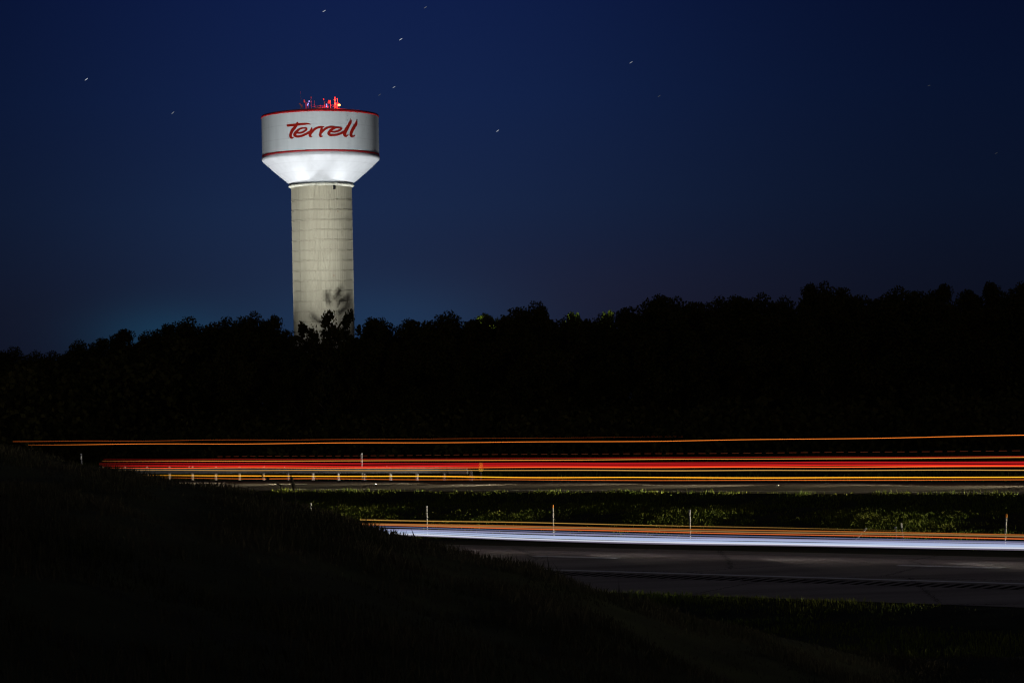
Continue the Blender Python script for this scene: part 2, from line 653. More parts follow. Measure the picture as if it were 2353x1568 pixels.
def tz(py):
    """height at the tower's axis seen at image row py (rows measured at the tower's ends)"""
    return at_depth(741, py, TD).z


BASE = 2.4
Zrim, Zband, Zkn, Zcb, Zcol, Zsh = tz(266.4), tz(357.0), tz(362.2), tz(421.6), tz(427.8), tz(431.5)
RT, RCB, RCO, RS = 134.3 * PXM, 73.0 * PXM, 74.0 * PXM, 69.6 * PXM
tower = thing('water_tower', (AX.x, AX.y, BASE), 'floodlit white water tower on a ribbed concrete shaft, red cursive lettering on its tank', 'water tower')
z = lambda q: q - BASE
seam = [z(Zrim) - (Zrim - Zband) * q for q in (0.36, 0.70)]
M['tank'] = tank_paint('tank paint', (0.66, 0.70, 0.71), seam)
M['cone'] = tank_paint('cone paint', (0.54, 0.55, 0.57), [z(Zkn) - (Zkn - Zcb) * q for q in (0.33, 0.66)])  # same white as the tank, darkened here to hold down the floodlit glare
M['red'] = mat('red paint', (0.40, 0.010, 0.014), 0.45, 0.1, 3)
M['letter_red'] = mat('letter paint', (0.31, 0.010, 0.004), 0.5, 0.08, 2)
M['shaft'] = shaft_concrete()
mb = MB()
mb.lathe([(RT, z(Zband)), (RT, z(Zrim) - 0.44)], 256)
mb.obj('tank_wall', M['tank'], tower, True)
mb = MB()
mb.lathe([(RT + .002, z(Zrim) - 0.44), (RT + .07, z(Zrim) - .40), (RT + .07, z(Zrim) - .12), (RT - .02, z(Zrim)), (RT - .25, z(Zrim) + .03)], 256)
mb.obj('rim_band', M['red'], tower, True)
mb = MB()
mb.lathe([(RT + .004, z(Zband)), (RT + .03, z(Zband) - .02), (RT + .03, z(Zband) - .28), (RT + .004, z(Zband) - .30)], 256)
mb.obj('lower_band', M['red'], tower, True)
mb = MB()
zk = z(Zkn) - .42
prof = [(RT, z(Zband) - .30), (RT + .06, z(Zband) - .42), (RT + .06, zk - .05), (RT - .06, zk - .22)]
n_ = 14
r1, z1 = prof[-1]
for i in range(1, n_ + 1):
    q = i / n_
    prof.append((r1 + (RCB + .1 - r1) * q, z1 + (z(Zcb) - z1) * q - 0.10 * math.sin(math.pi * q)))
prof += [(RCB - .05, z(Zcb) - .08), (RCB - .30, z(Zcb) - .12)]
mb.lathe(prof, 256)
mb.obj('tank_cone', M['cone'], tower, True)
mb = MB()
mb.lathe([(RT - .25, z(Zrim) + .03)] + [(RT * q, z(Zrim) + .03 + 0.95 * (1 - q * q) ** 1.0) for q in (.9, .8, .7, .6, .5, .4, .3, .2, .1, .001)], 96)
mb.obj('roof', mat('roof paint', (0.6, 0.6, 0.6), 0.6, 0.1, 2), tower, True)
# shaft: cast in lifts, with a recessed joint ring between lifts and shallow upright flutes
mb = MB()
K = 288
lift = 23.08 * PXM
z0 = z(Zcol) - .25
rows = []
zz = z0
first = 24.0 * PXM
levels = [z0]
q = z(tz(431 + 33.5))
while q > 0.5:
    levels.append(q)
    q -= lift
levels.append(0.0)
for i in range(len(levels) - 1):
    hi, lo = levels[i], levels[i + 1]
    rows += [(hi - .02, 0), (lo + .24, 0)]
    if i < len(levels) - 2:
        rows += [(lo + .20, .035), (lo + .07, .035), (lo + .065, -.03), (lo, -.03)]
vs, fs = [], []
rr = random.Random(5)
depth = [0.032 * rr.uniform(.5, 1.0) if j % 4 == 0 else 0.0 for j in range(K)]
for zr, off in rows:
    for j in range(K):
        w = 2 * math.pi * j / K
        r_ = RS + off - (depth[j] if off <= 0 else depth[j] * .2)
        vs.append((r_ * math.cos(w), r_ * math.sin(w), zr))
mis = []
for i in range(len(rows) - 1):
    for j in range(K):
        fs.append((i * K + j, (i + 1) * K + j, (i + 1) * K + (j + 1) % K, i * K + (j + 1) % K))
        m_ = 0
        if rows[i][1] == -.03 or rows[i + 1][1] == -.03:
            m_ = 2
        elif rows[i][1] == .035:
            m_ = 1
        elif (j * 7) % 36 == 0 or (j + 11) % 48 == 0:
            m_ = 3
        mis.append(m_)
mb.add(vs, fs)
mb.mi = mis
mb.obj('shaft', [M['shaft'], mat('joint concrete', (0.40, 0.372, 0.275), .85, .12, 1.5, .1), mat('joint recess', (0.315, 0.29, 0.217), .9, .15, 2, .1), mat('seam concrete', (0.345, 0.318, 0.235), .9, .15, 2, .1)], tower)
# vent opening and two rust streaks, set into the wall facing the camera


def on_cyl(px, py, rad):
    """line of sight against the upright cylinder round the tower's axis: point local to the tower"""
    d = ray(px, py)
    o = CAM - AX
    a = d.x ** 2 + d.y ** 2
    b = 2 * (o.x * d.x + o.y * d.y)
    c_ = o.x ** 2 + o.y ** 2 - rad ** 2
    disc = b * b - 4 * a * c_
    t = (-b - math.sqrt(max(0, disc))) / (2 * a)
    p = CAM + d * t
    return Vector((p.x - AX.x, p.y - AX.y, p.z - BASE))


def cyl_frame(p):
    w = math.atan2(p.y, p.x)
    return Matrix.Rotation(w - math.pi / 2, 3, 'Z')


def plaque(name, px, py, wpx, hpx, rad, mt, thick=.08):
    p = on_cyl(px, py, rad)
    mb_ = MB()
    mb_.box(p, (wpx * PXM, thick, hpx * PXM), cyl_frame(p))
    return mb_.obj(name, mt, tower)


plaque('vent', 767.5, 430.2, 5.6, 9.0, RS + .0, M['black'], .25)
plaque('rust_stain', 776, 485, 1.2, 4, RS + .02, mat('rust', (0.20, 0.09, 0.03), .9, .3, 3), .03)
plaque('rust_stain', 767, 633, 1.0, 4, RS + .02, bpy.data.materials['rust'], .03)
# collar of pale plates under the cone, over a dark shadow gap
mb = MB()
mb.lathe([(RCB - .3, z(Zcb) - .10), (RCB + .02, z(Zcb) - .10), (RCB - .02, z(Zcb) - .30), (RS - .05, z(Zcb) - .34), (RS - .05, z(Zcol) - .30)], 128)
mb.obj('collar_beam', mat('collar beam', (0.36, 0.40, 0.42), .7, .15, 2), tower, True)
mb = MB()
nP = 46
for i in range(nP):
    w0 = 2 * math.pi * (i + .03) / nP
    w1 = 2 * math.pi * (i + .97) / nP
    vs, fs = [], []
    for j in range(5):
        w = w0 + (w1 - w0) * j / 4
        for r_, q in ((RCO + .10, z(Zcol) + .10), (RCO + .10, z(Zcol) - .08), (RS + .03, z(Zcol) - .36), (RS + .02, z(Zcol) + .06)):
            vs.append((r_ * math.cos(w), r_ * math.sin(w), q))
    for j in range(4):
        for a in range(4):
            fs.append((j * 4 + a, j * 4 + (a + 1) % 4, (j + 1) * 4 + (a + 1) % 4, (j + 1) * 4 + a))
    fs += [(0, 1, 2, 3), (19, 18, 17, 16)]
    mb.add(vs, fs)
mb.obj('collar', mat('collar paint', (0.50, 0.49, 0.40), .7, .25, 1.2), tower)


# the lettering: brush strokes (x, y, width) read off the tank, laid on its curve
def catmull(pts, k=6):
    out = []
    P = [pts[0]] + pts + [pts[-1]]
    for i in range(1, len(P) - 2):
        for j in range(k):
            t = j / k
            out.append(tuple(0.5 * (2 * P[i][a] + (-P[i - 1][a] + P[i + 1][a]) * t + (2 * P[i - 1][a] - 5 * P[i][a] + 4 * P[i + 1][a] - P[i + 2][a]) * t * t
                                    + (-P[i - 1][a] + 3 * P[i][a] - 3 * P[i + 1][a] + P[i + 2][a]) * t ** 3) for a in range(3)))
    out.append(pts[-1])
    return out


STROKES = {
    'T': [[(122, 346, 52), (260, 330, 62), (420, 312, 58), (600, 296, 52), (710, 291, 44), (775, 300, 26), (812, 316, 4)],
          [(412, 264, 44), (398, 310, 62), (340, 395, 76), (272, 475, 80), (228, 560, 76), (207, 640, 74), (222, 695, 62), (262, 712, 44), (302, 690, 22)]],
    'e': [[(390, 555, 45), (470, 565, 46), (560, 545, 48), (640, 500, 50), (690, 455, 46), (672, 424, 38), (600, 418, 36), (500, 440, 44), (410, 500, 60), (348, 570, 78),
           (332, 620, 76), (365, 658, 66), (440, 670, 56), (540, 655, 56), (640, 612, 58), (720, 570, 60), (800, 515, 50)]],
    'r': [[(838, 402, 18), (836, 450, 50), (815, 530, 74), (792, 600, 76), (792, 650, 66), (815, 678, 38), (858, 665, 14)],
          [(815, 595, 40), (870, 512, 56), (930, 452, 58), (1010, 410, 50), (1100, 390, 44), (1170, 382, 34), (1210, 385, 10)]],
    'r.': [[(1152, 388, 30), (1142, 430, 58), (1117, 520, 70), (1098, 600, 70), (1098, 645, 64), (1120, 672, 38), (1170, 660, 14)],
           [(1125, 575, 40), (1180, 502, 54), (1250, 442, 56), (1330, 402, 50), (1420, 386, 46), (1490, 384, 38), (1530, 398, 30)]],
    'e.': [[(1440, 528, 42), (1520, 536, 44), (1610, 515, 48), (1690, 475, 50), (1728, 440, 46), (1700, 412, 40), (1630, 404, 40), (1530, 415, 52), (1430, 470, 64), (1365, 540, 72),
            (1350, 588, 72), (1390, 624, 62), (1470, 634, 56), (1580, 620, 56), (1680, 588, 56), (1760, 555, 60), (1815, 515, 50)]],
    'l': [[(1995, 148, 4), (2005, 190, 36), (1996, 250, 60), (1952, 330, 76), (1892, 430, 84), (1842, 530, 88), (1822, 600, 88), (1842, 648, 66), (1890, 656, 40), (1942, 612, 12)]],
    'l.': [[(2170, 175, 4), (2182, 220, 36), (2172, 280, 58), (2122, 370, 74), (2062, 460, 82), (2022, 560, 80), (2012, 620, 78), (2038, 664, 62), (2082, 672, 38), (2132, 628, 12)]],
}
sx_ = 200 / 2353
lift_i = 0
for key, sts in STROKES.items():
    mb = MB()
    for st in sts:
        rad = RT + 0.03 + 0.004 * lift_i
        lift_i += 1
        P = [(x, y, w * 1.15 + 2) for x, y, w in catmull(st, 6)]
        pts2 = []
        for i, (x, y, w) in enumerate(P):
            a, b = P[max(0, i - 1)], P[min(len(P) - 1, i + 1)]
            dx, dy = b[0] - a[0], b[1] - a[1]
            L = math.hypot(dx, dy) or 1
            nx, ny = -dy / L, dx / L
            pts2.append([(x + nx * w / 2, y + ny * w / 2), (x, y), (x - nx * w / 2, y - ny * w / 2)])
        vs = []
        for row in pts2:
            for (x, y) in row:
                vs.append(on_cyl((720 + x * sx_) * .90462, (290 + y * sx_) * .90478, rad))
        fs = []
        for i in range(len(pts2) - 1):
            fs += [(i * 3, i * 3 + 1, i * 3 + 4, i * 3 + 3), (i * 3 + 1, i * 3 + 2, i * 3 + 5, i * 3 + 4)]
        # rounded start
        x, y, w = P[0]
        a = math.atan2(P[1][1] - y, P[1][0] - x)
        o = len(vs)
        for j in range(7):
            t = a + math.pi / 2 + math.pi * j / 6
            vs.append(on_cyl((720 + (x + math.cos(t) * w / 2) * sx_) * .90462, (290 + (y + math.sin(t) * w / 2) * sx_) * .90478, rad))
        fs += [(1, o + j, o + j + 1) for j in range(6)]
        mb.add(vs, fs)
    o = mb.obj('letter_' + key[0], M['letter_red'], tower)


# roof equipment
def roofp(x, y, back=0.0):
    """pixel of the roof close-up -> point local to the tower, above the roof, 'back' metres behind the axis plane"""
    p = at_depth((750 + x / 16.8) * .90462, (230 + y / 16.8) * .90478, TD + back)
    return Vector((p.x - AX.x, p.y - AX.y, p.z - BASE))


M['mast'] = mat('roof steel', (0.55, 0.55, 0.56), .5, .15, 5)
RB = z(Zrim) + .3


def mast(x, ytop, back=0.0, r_=.05, name='antenna_mast', tip=None):
    p = roofp(x, ytop, back)
    mb_ = MB()
    mb_.tube([(p.x, p.y, RB), (p.x, p.y, p.z)], [r_, r_ * .8], 6)
    if tip:
        mb_.lathe([(.01, -tip), (tip * .8, -tip * .6), (tip, 0), (tip * .8, tip * .6), (.01, tip)], 10, p)
    return mb_.obj(name, M['mast'], tower)


def panel(x, y0, y1, w, back=0.0, name='panel_antenna', rz=0.0, dx=0):
    a, b = roofp(x, y0, back), roofp(x + dx, y1, back)
    mb_ = MB()
    mb_.box((a + b) / 2 + Vector((0, -.12, 0)), (w, .16, (a - b).length), Matrix.Rotation(rz, 3, 'Z'))
    mb_.box((a + b) / 2 + Vector((0, .03, 0)), (w * .4, .14, (a - b).length * .3), Matrix.Rotation(rz, 3, 'Z'))
    return mb_.obj(name, M['mast'], tower)


mast(225, 30, 1, .022, 'whip_antenna')
mast(205, 520, 0, .06)
panel(182, 540, 610, .18)
panel(278, 600, 745, .24, name='equipment_box')
panel(300, 700, 760, .3, name='equipment_box')
mast(440, 430, 0, .04)
panel(372, 400, 540, .24, rz=.5, dx=8)
mast(452, 520, .5, .10)
mast(540, 440, -.5, .06)
panel(585, 430, 500, .16, -.5, rz=-.4)
panel(520, 590, 650, .2, -.5)
mast(660, 280, 0, .055, tip=.12)
panel(675, 420, 490, .12)
mast(805, 430, 0, .065)
mast(1245, 480, 0, .09)
panel(1205, 335, 400, .18, rz=.4)
mast(1220, 340, 0, .03)
mast(1335, 570, -.5, .07)
panel(1330, 570, 700, .18, -.5, name='equipment_box')
mast(1375, 640, -.5, .09)
mast(1490, 400, 0, .055)
mast(1680, 300, 0, .05, tip=.14)
panel(1680, 370, 450, .30)
panel(1700, 530, 650, .30)
panel(1710, 690, 750, .24, name='equipment_box')
mast(1790, 330, .3, .05)
M['led'] = glow('indicator glass', (.35, .35, 1.0), 2.2)  # small blue emissive beads among the roof equipment
for x, y in ((588, 462), (548, 560), (524, 622), (1332, 600), (1324, 682)):
    p = roofp(x, y, -.9)
    mb = MB()
    mb.lathe([(.01, -.11), (.08, -.08), (.09, .0), (.08, .08), (.01, .11)], 8, p)
    mb.tube([p, p + Vector((0, .4, 0))], .02)
    mb.obj('indicator_light', M['led'], tower)
# dish
p = roofp(1420, 492, -.3)
mb = MB()
q = Matrix.Rotation(R(90), 3, 'X')
prof = [(.02, .10), (.18, .07), (.30, .0), (.33, -.04), (.30, -.06), (.02, -.12)]
vs, fs = [], []
for r_, zz in prof:
    for j in range(20):
        w = 2 * math.pi * j / 20
        vs.append(p + q @ Vector((r_ * math.cos(w), r_ * math.sin(w), zz)))
for i in range(len(prof) - 1):
    for j in range(20):
        fs.append((i * 20 + j, i * 20 + (j + 1) % 20, (i + 1) * 20 + (j + 1) % 20, (i + 1) * 20 + j))
mb.add(vs, fs)
mb.tube([p, (p.x + .3, p.y + .3, p.z - .05)], .05)
mb.obj('dish_antenna', M['mast'], tower)
# hatch
p = roofp(1000, 720, 0)
mb = MB()
mb.lathe([(.66, p.z - .35), (.66, p.z - .03), (.5, p.z + .06), (.01, p.z + .12)], 24, (p.x, p.y, 0))
mb.obj('hatch', M['mast'], tower)
# handrail
mb = MB()
a, b = roofp(680, 622, 1.0), roofp(1660, 622, 1.0)
mb.tube([a, (a + b) / 2 + Vector((0, 1.0, 0)), b], .028)
mb.tube([a - Vector((0, 0, .3)), (a + b) / 2 + Vector((0, 1.0, -.3)), b - Vector((0, 0, .3))], .02)
for i in range(9):
    t = i / 8
    c_ = a.lerp(b, t) + Vector((0, 1.0 - abs(t - .5) * 2, 0))
    mb.tube([(c_.x, c_.y, RB), c_], .035)
mb.obj('handrail', M['mast'], tower)
# red obstruction beacon
p = roofp(1865, 628, -.4)
mb = MB()
mb.tube([(p.x, p.y, RB), (p.x, p.y, p.z - .16)], .06)
mb.lathe([(.14, -.2), (.14, -.14), (.10, -.12)], 12, p)
beacon = mb.obj('beacon', M['mast'], tower)
mb = MB()
mb.lathe([(.14, -.15), (.24, -.06), (.24, .08), (.15, .18), (.01, .22)], 16, p)
gl = mb.obj('globe', glow('beacon glass', (1.0, .22, .05), 12.0), beacon, True)


def lamp(name, typ, loc, energy, col, parent=None, **kw):
    d = bpy.data.lights.new(name, typ)
    d.energy = energy
    d.color = col
    for k_, v_ in kw.items():
        setattr(d, k_, v_)
    o = bpy.data.objects.new(name, d)
    C.objects.link(o)
    o.location = loc
    if parent:
        o.parent = parent
    return o


lamp('beacon_light', 'POINT', p + Vector((-.1, -.45, .7)), 1700, (1, .012, .004), beacon, shadow_soft_size=.05)


# floodlights on the ground round the tower
def aim(o, target):
    o.rotation_euler = (Vector(target) - Vector(o.location)).to_track_quat('-Z', 'Y').to_euler()


def floodlight(x, y, aimz, energy, cone, blend, label, col=(1, .97, .90), soft=.25):
    """x to the camera's right of the tower's axis, y towards the camera"""
    loc = AX + Vector((x, -y, 2.4))
    t = thing('floodlight', loc, label, 'floodlight', 'floodlights round the water tower')
    d = (Vector((AX.x, AX.y, aimz)) - loc - Vector((0, 0, .9))).normalized()
    rq = d.to_track_quat('-Z', 'Y').to_matrix()
    mb_ = MB()
    mb_.box((0, 0, .06), (.7, .7, .12))
    mb_.tube([(0, 0, .1), (0, 0, .5)], .05)
    mb_.box((0, 0, .5), (.7, .06, .06))
    mb_.box((-.34, 0, .7), (.05, .06, .45))
    mb_.box((.34, 0, .7), (.05, .06, .45))
    mb_.obj('stand', M['dark_steel'], t)
    mb_ = MB()
    mb_.box(Vector((0, 0, .9)) - d * .05, (.56, .5, .34), rq)
    mb_.obj('housing', M['dark_steel'], t)
    mb_ = MB()
    mb_.box(Vector((0, 0, .9)) + d * .135, (.5, .44, .02), rq)
    mb_.obj('lens', glow('flood lens ' + label[:6], (1, .96, .88), 20), t)
    l = lamp('flood_beam', 'SPOT', Vector((0, 0, .9)) + d * .25, energy, col, t, spot_size=R(cone), spot_blend=blend, shadow_soft_size=soft)
    l.rotation_euler = d.to_track_quat('-Z', 'Y').to_euler()
    return t


FL = (-3.0, 46.0)
floodlight(FL[0], FL[1], 84, 172000, 92, 1.0, 'floodlight in front of the water tower behind the treeline', (.95, .985, 1), soft=.10)
floodlight(19, -15, 62, 78000, 60, .9, 'floodlight behind the water tower on its right side', (.93, .97, 1))
floodlight(-21, -12, 62, 86000, 60, .9, 'floodlight behind the water tower on its left side', (.96, .98, 1))


# ------------------------------------------------------------------ trees
def leaf_crown(name, seed, n_lobes, leaves, rx, h0, h1, mat_, leaf=(.22, .40), lobe=(.9, 1.7), openness=0.0, spiky=0.0):
    """leaf-sized faces in many small clumps through an uneven crown; unit tree about 10 m tall"""
    r = np.random.default_rng(seed)
    cs, rs = [], []
    for i in range(n_lobes):
        for _ in range(40):
            u = r.uniform(-1, 1, 3)
            if (u ** 2).sum() < 1 and (u ** 2).sum() > openness:
                break
        hh_ = (h0 + h1) / 2 + u[2] * (h1 - h0) / 2
        taper = 1.0 - (0.9 if spiky == .15 else 0.35) * max(0, u[2])
        cs.append((u[0] * rx * taper, u[1] * rx * taper, hh_))
        rs.append(r.uniform(*lobe) * (1 - .3 * max(0, u[2])))
    cs = np.array(cs)
    top = cs[:, 2] + np.array(rs) * .8
    cs[:, 2] += (h1 - top.max())
    if spiky:
        k_ = np.argsort(-cs[:, 2])[:4]
        cs[k_, 2] += r.uniform(0, spiky * .6, len(k_))
    cs[:, 2] += r.uniform(-.15, .15, len(cs))
    vs = []
    per = leaves // n_lobes
    for c_, q_ in zip(cs, rs):
        # leaves through the whole lobe, whose outline swells and dips
        d = r.normal(0, 1, (per, 3))
        d /= np.linalg.norm(d, axis=1)[:, None]
        f1, f2, f3 = r.uniform(2, 5, 3)
        bump = 1 + .16 * np.sin(d[:, 0] * f1 * 2 + f2) * np.sin(d[:, 1] * f2 * 2 + f3) + .12 * np.sin(d[:, 2] * f3 * 2 + f1)
        p_ = c_ + d * (q_ * bump * r.uniform(0, 1, per) ** .42)[:, None] * np.array([1, 1, .82])
        if lobe[1] < .7:                       # open crown: loose sprays
            p_ = c_ + r.normal(0, .55, (per, 3)) * q_
        a = r.normal(0, 1, (per, 3))
        a /= np.linalg.norm(a, axis=1)[:, None]
        b = np.cross(a, r.normal(0, 1, (per, 3)))
        b /= np.linalg.norm(b, axis=1)[:, None]
        L = r.uniform(leaf[0], leaf[1], (per, 1))
        vs.append(np.stack([p_ - a * L * .5, p_ + b * L * .3, p_ + a * L * .5, p_ - b * L * .3], 1))
    vv = np.concatenate(vs)
    topz = np.quantile(vv[:, :, 2], .9985)
    vv[:, :, 2] *= 10.0 / topz
    return tri_mesh(name, vv, mat_), cs * np.array([1, 1, 10.0 / topz]), rs


def trunk_mesh(name, seed, cs, hgt):
    r = random.Random(seed)
    mb_ = MB()
    p0 = Vector((0, 0, -.4))
    pts = [p0, Vector((.05, .0, 1.2)), Vector((r.uniform(-.3, .3), r.uniform(-.3, .3), hgt * .4)), Vector((r.uniform(-.5, .5), r.uniform(-.5, .5), hgt * .75))]
    mb_.tube(pts, [.26, .2, .14, .05], 7)
    order = list(range(len(cs)))
    r.shuffle(order)
    for i in order[:14]:
        c_ = Vector(cs[i])
        t = min(.95, max(.2, c_.z / hgt * .7))
        st = pts[1].lerp(pts[3], t)
        mid = st.lerp(c_, .5) + Vector((r.uniform(-.3, .3), r.uniform(-.3, .3), r.uniform(-.1, .4)))
        mb_.tube([st, mid, c_], [.09, .05, .015], 5)
    return mb_.mesh(name, M['bark'], True)


PROTO = []
SPEC = [  # lobes, leaves, radius, bottom, top, leaf size, lobe size, openness, spiky
    (54, 30000, 3.2, 1.2, 10, (.14, .28), (.75, 1.35), 0.2, 0),
    (64, 32000, 2.8, 1.2, 10, (.14, .28), (.65, 1.25), 0.2, .3),
    (64, 36000, 3.8, 1.0, 10, (.14, .28), (.75, 1.45), 0.25, 0),
    (46, 24000, 2.3, 1.2, 10, (.14, .28), (.75, 1.2), 0.05, .15),
    (120, 11000, 3.0, 1.5, 10, (.20, .36), (.30, .62), 0.15, .2),      # open crown
]
for i, sp in enumerate(SPEC):
    me, cs, rs = leaf_crown('crown', 40 + i, sp[0], sp[1], sp[2], sp[3], sp[4], M['leaf'], sp[5], sp[6], sp[7], sp[8])
    tr = trunk_mesh('trunk', 90 + i, cs, 9.0)
    PROTO.append((me, tr))
PROTO[3] = PROTO[1]
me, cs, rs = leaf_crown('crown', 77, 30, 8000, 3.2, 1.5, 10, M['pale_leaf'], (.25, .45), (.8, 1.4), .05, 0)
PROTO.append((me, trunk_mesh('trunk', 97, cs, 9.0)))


def ground_z(x, y):
    p_ = Vector((x, y, 0))
    return zprof(p_.dot(V)) + GRADE * (p_.dot(U) - S0)


def tree(px, py, D, wid, proto, label, group=None, cat='tree', rz=None):
    p_ = at_depth(px, py, D)
    gz = ground_z(p_.x, p_.y)
    H = p_.z - gz
    t = thing('tree', (p_.x, p_.y, gz), label, cat, group, random.uniform(0, 6.28) if rz is None else rz)
    crown, trunk = PROTO[proto]
    sc_ = H / 10.0
    t.scale = (wid * sc_, wid * sc_, sc_)
    link('crown', crown, t)
    link('trunk', trunk, t)
    return t


LOW = 'low dark tree in the sloping left end of the treeline'
MIDL = 'dark round-crowned tree between the left slope of the treeline and the water tower'
MIDR = 'dark even-topped tree in the treeline just right of the water tower'
RIGHT = 'black tree in the rising right half of the treeline below the tall clump'
END = 'black tree at the right end of the treeline beyond the tall clump'
gL, gM, gR, gB, gE = ('trees sloping down at the left', 'trees left of the tower', 'trees right of the tower', 'trees rising to the right', 'trees at the right end')
TREES = [
    (10, 803, 215, .95, 2, LOW, gL), (75, 812, 212, 1.0, 0, LOW, gL), (130, 812, 205, 1.0, 2, LOW, gL), (185, 788, 200, .9, 0, LOW, gL), (238, 781, 196, .9, 1, LOW, gL),
    (292, 760, 190, .9, 3, 'small tree standing up from the left slope of the treeline', None),
    (345, 768, 188, .9, 0, MIDL, gM), (390, 749, 186, .85, 1, 'small tree with a ragged knobbly top beside the blue glow on the horizon', None),
    (440, 738, 184, .9, 2, MIDL, gM), (500, 736, 182, .9, 0, MIDL, gM), (548, 748, 180, .8, 3, MIDL, gM), (580, 726, 180, .72, 2, 'wide dome-shaped tree a little left of the tower shaft', None),
    (634, 729, 178, .55, 1, MIDL, gM), (692, 744, 176, .62, 4, 'lowest gap-filling tree under the left half of the pale shaft', None),
    (754, 719, 174, .68, 4, 'open-crowned tree silhouetted with separate leaves against the pale shaft', None),
    (803, 717, 174, .58, 4, 'tree against the right edge of the shaft with bright gaps between its leaves', None),
    (852, 735, 174, .72, 1, MIDR, gR), (890, 738, 173, .8, 0, MIDR, gR), (940, 738, 172, .8, 1, MIDR, gR), (990, 733, 172, .8, 2, MIDR, gR), (1045, 723, 171, .85, 0, MIDR, gR), (1090, 737, 170, .75, 1, MIDR, gR),
    (1140, 735, 170, .8, 0, MIDR, gR), (1205, 703, 168, .78, 2, 'dark tree with a flat knobbly top rising just right of the brightest lit leaves', None), (1248, 709, 168, .6, 3, 'narrow spike-topped tree leaning on the flat knobbly one', None),
    (1300, 731, 170, .9, 0, RIGHT, gB), (1360, 730, 169, .9, 2, RIGHT, gB), (1425, 715, 168, .85, 1, RIGHT, gB), (1472, 697, 166, .8, 0, RIGHT, gB), (1515, 683, 165, .75, 3, RIGHT, gB), (1570, 691, 165, .85, 2, RIGHT, gB),
    (1630, 690, 164, .85, 0, RIGHT, gB), (1690, 685, 164, .8, 1, RIGHT, gB), (1745, 684, 163, .8, 2, RIGHT, gB), (1800, 691, 162, .8, 0, RIGHT, gB),
    (1866, 657, 160, .62, 1, 'left tree of the tall knobbly clump that stands highest on the right', None), (1912, 657, 160, .66, 2, 'right tree of the tall knobbly clump that stands highest on the right', None),
    (1965, 686, 160, .8, 0, END, gE), (2020, 684, 159, .8, 2, END, gE), (2075, 667, 158, .9, 2, END, gE), (2130, 675, 158, .8, 0, END, gE),
    (2174, 657, 157, .62, 3, 'narrow tree sticking up between rounded crowns near the right edge', None), (2215, 671, 157, .8, 1, END, gE),
    (2268, 654, 156, .7, 3, 'ragged tree with a spread flat tip near the right edge', None), (2320, 660, 155, .85, 0, END, gE), (2375, 655, 155, .9, 2, END, gE),
]
for a in TREES:
    tree(*a)
# trees beyond the treeline that catch a yard light
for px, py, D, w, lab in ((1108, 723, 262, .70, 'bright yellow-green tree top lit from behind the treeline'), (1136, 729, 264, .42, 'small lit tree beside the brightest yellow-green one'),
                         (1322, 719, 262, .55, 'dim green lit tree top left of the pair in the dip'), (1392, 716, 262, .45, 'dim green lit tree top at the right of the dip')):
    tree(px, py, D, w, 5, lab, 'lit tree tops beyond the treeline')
# the far woods behind read as one mass
r = np.random.default_rng(5)
sil = [(t[0], t[1]) for t in TREES]
sil.sort()
spx, spy = np.array([a for a, b in sil]), np.array([b for a, b in sil])
vs = []
nC = 7000
for i in range(nC):
    px = r.uniform(-250, 2600)
    D = r.uniform(178, 232)
    top = np.interp(px, spx, spy) + 38 + 30 * r.random()
    if 690 < px < 830:
        top += 22
    hi = at_depth(px, float(top), D)
    gz = ground_z(hi.x, hi.y)
    c_ = np.array([hi.x, hi.y, gz + (hi.z - gz) * r.uniform(0.02, 1.0)])
    k_ = 14
    p_ = c_ + np.clip(r.normal(0, .55, (k_, 3)), -1.1, 1.1)
    a = r.normal(0, 1, (k_, 3))
    a /= np.linalg.norm(a, axis=1)[:, None]
    b = np.cross(a, r.normal(0, 1, (k_, 3)))
    b /= np.linalg.norm(b, axis=1)[:, None]
    L = r.uniform(.35, .6, (k_, 1))
    vs.append(np.stack([p_ - a * L * .5, p_ + b * L * .35, p_ + a * L * .5, p_ - b * L * .35], 1))
me = tri_mesh('woods', np.concatenate(vs), M['leaf'])
tag(link('woods', me), 'black mass of woodland filling in behind the treeline', 'woods', kind='stuff')
# undergrowth along the foot of the trees
vs = []
for i in range(2600):
    px = r.uniform(-250, 2600)
    D0 = np.interp(px, [0, 600, 1200, 2352], [188, 166, 158, 146])
    D = D0 + r.uniform(-5, 14)
    q_ = at_depth(px, 950, float(D))
    gz = ground_z(q_.x, q_.y)
    c_ = np.array([q_.x, q_.y, gz + r.uniform(.1, 3.0) * r.random() ** .5])
    k_ = 18
    p_ = c_ + r.normal(0, .45, (k_, 3))
    a = r.normal(0, 1, (k_, 3))
    a /= np.linalg.norm(a, axis=1)[:, None]
    b = np.cross(a, r.normal(0, 1, (k_, 3)))
    b /= np.linalg.norm(b, axis=1)[:, None]
    L = r.uniform(.25, .55, (k_, 1))
    vs.append(np.stack([p_ - a * L * .5, p_ + b * L * .3, p_ + a * L * .5, p_ - b * L * .3], 1))
me = tri_mesh('undergrowth', np.concatenate(vs), M['leaf'])
tag(link('undergrowth', me), 'dark brush along the foot of the treeline', 'undergrowth', kind='stuff')
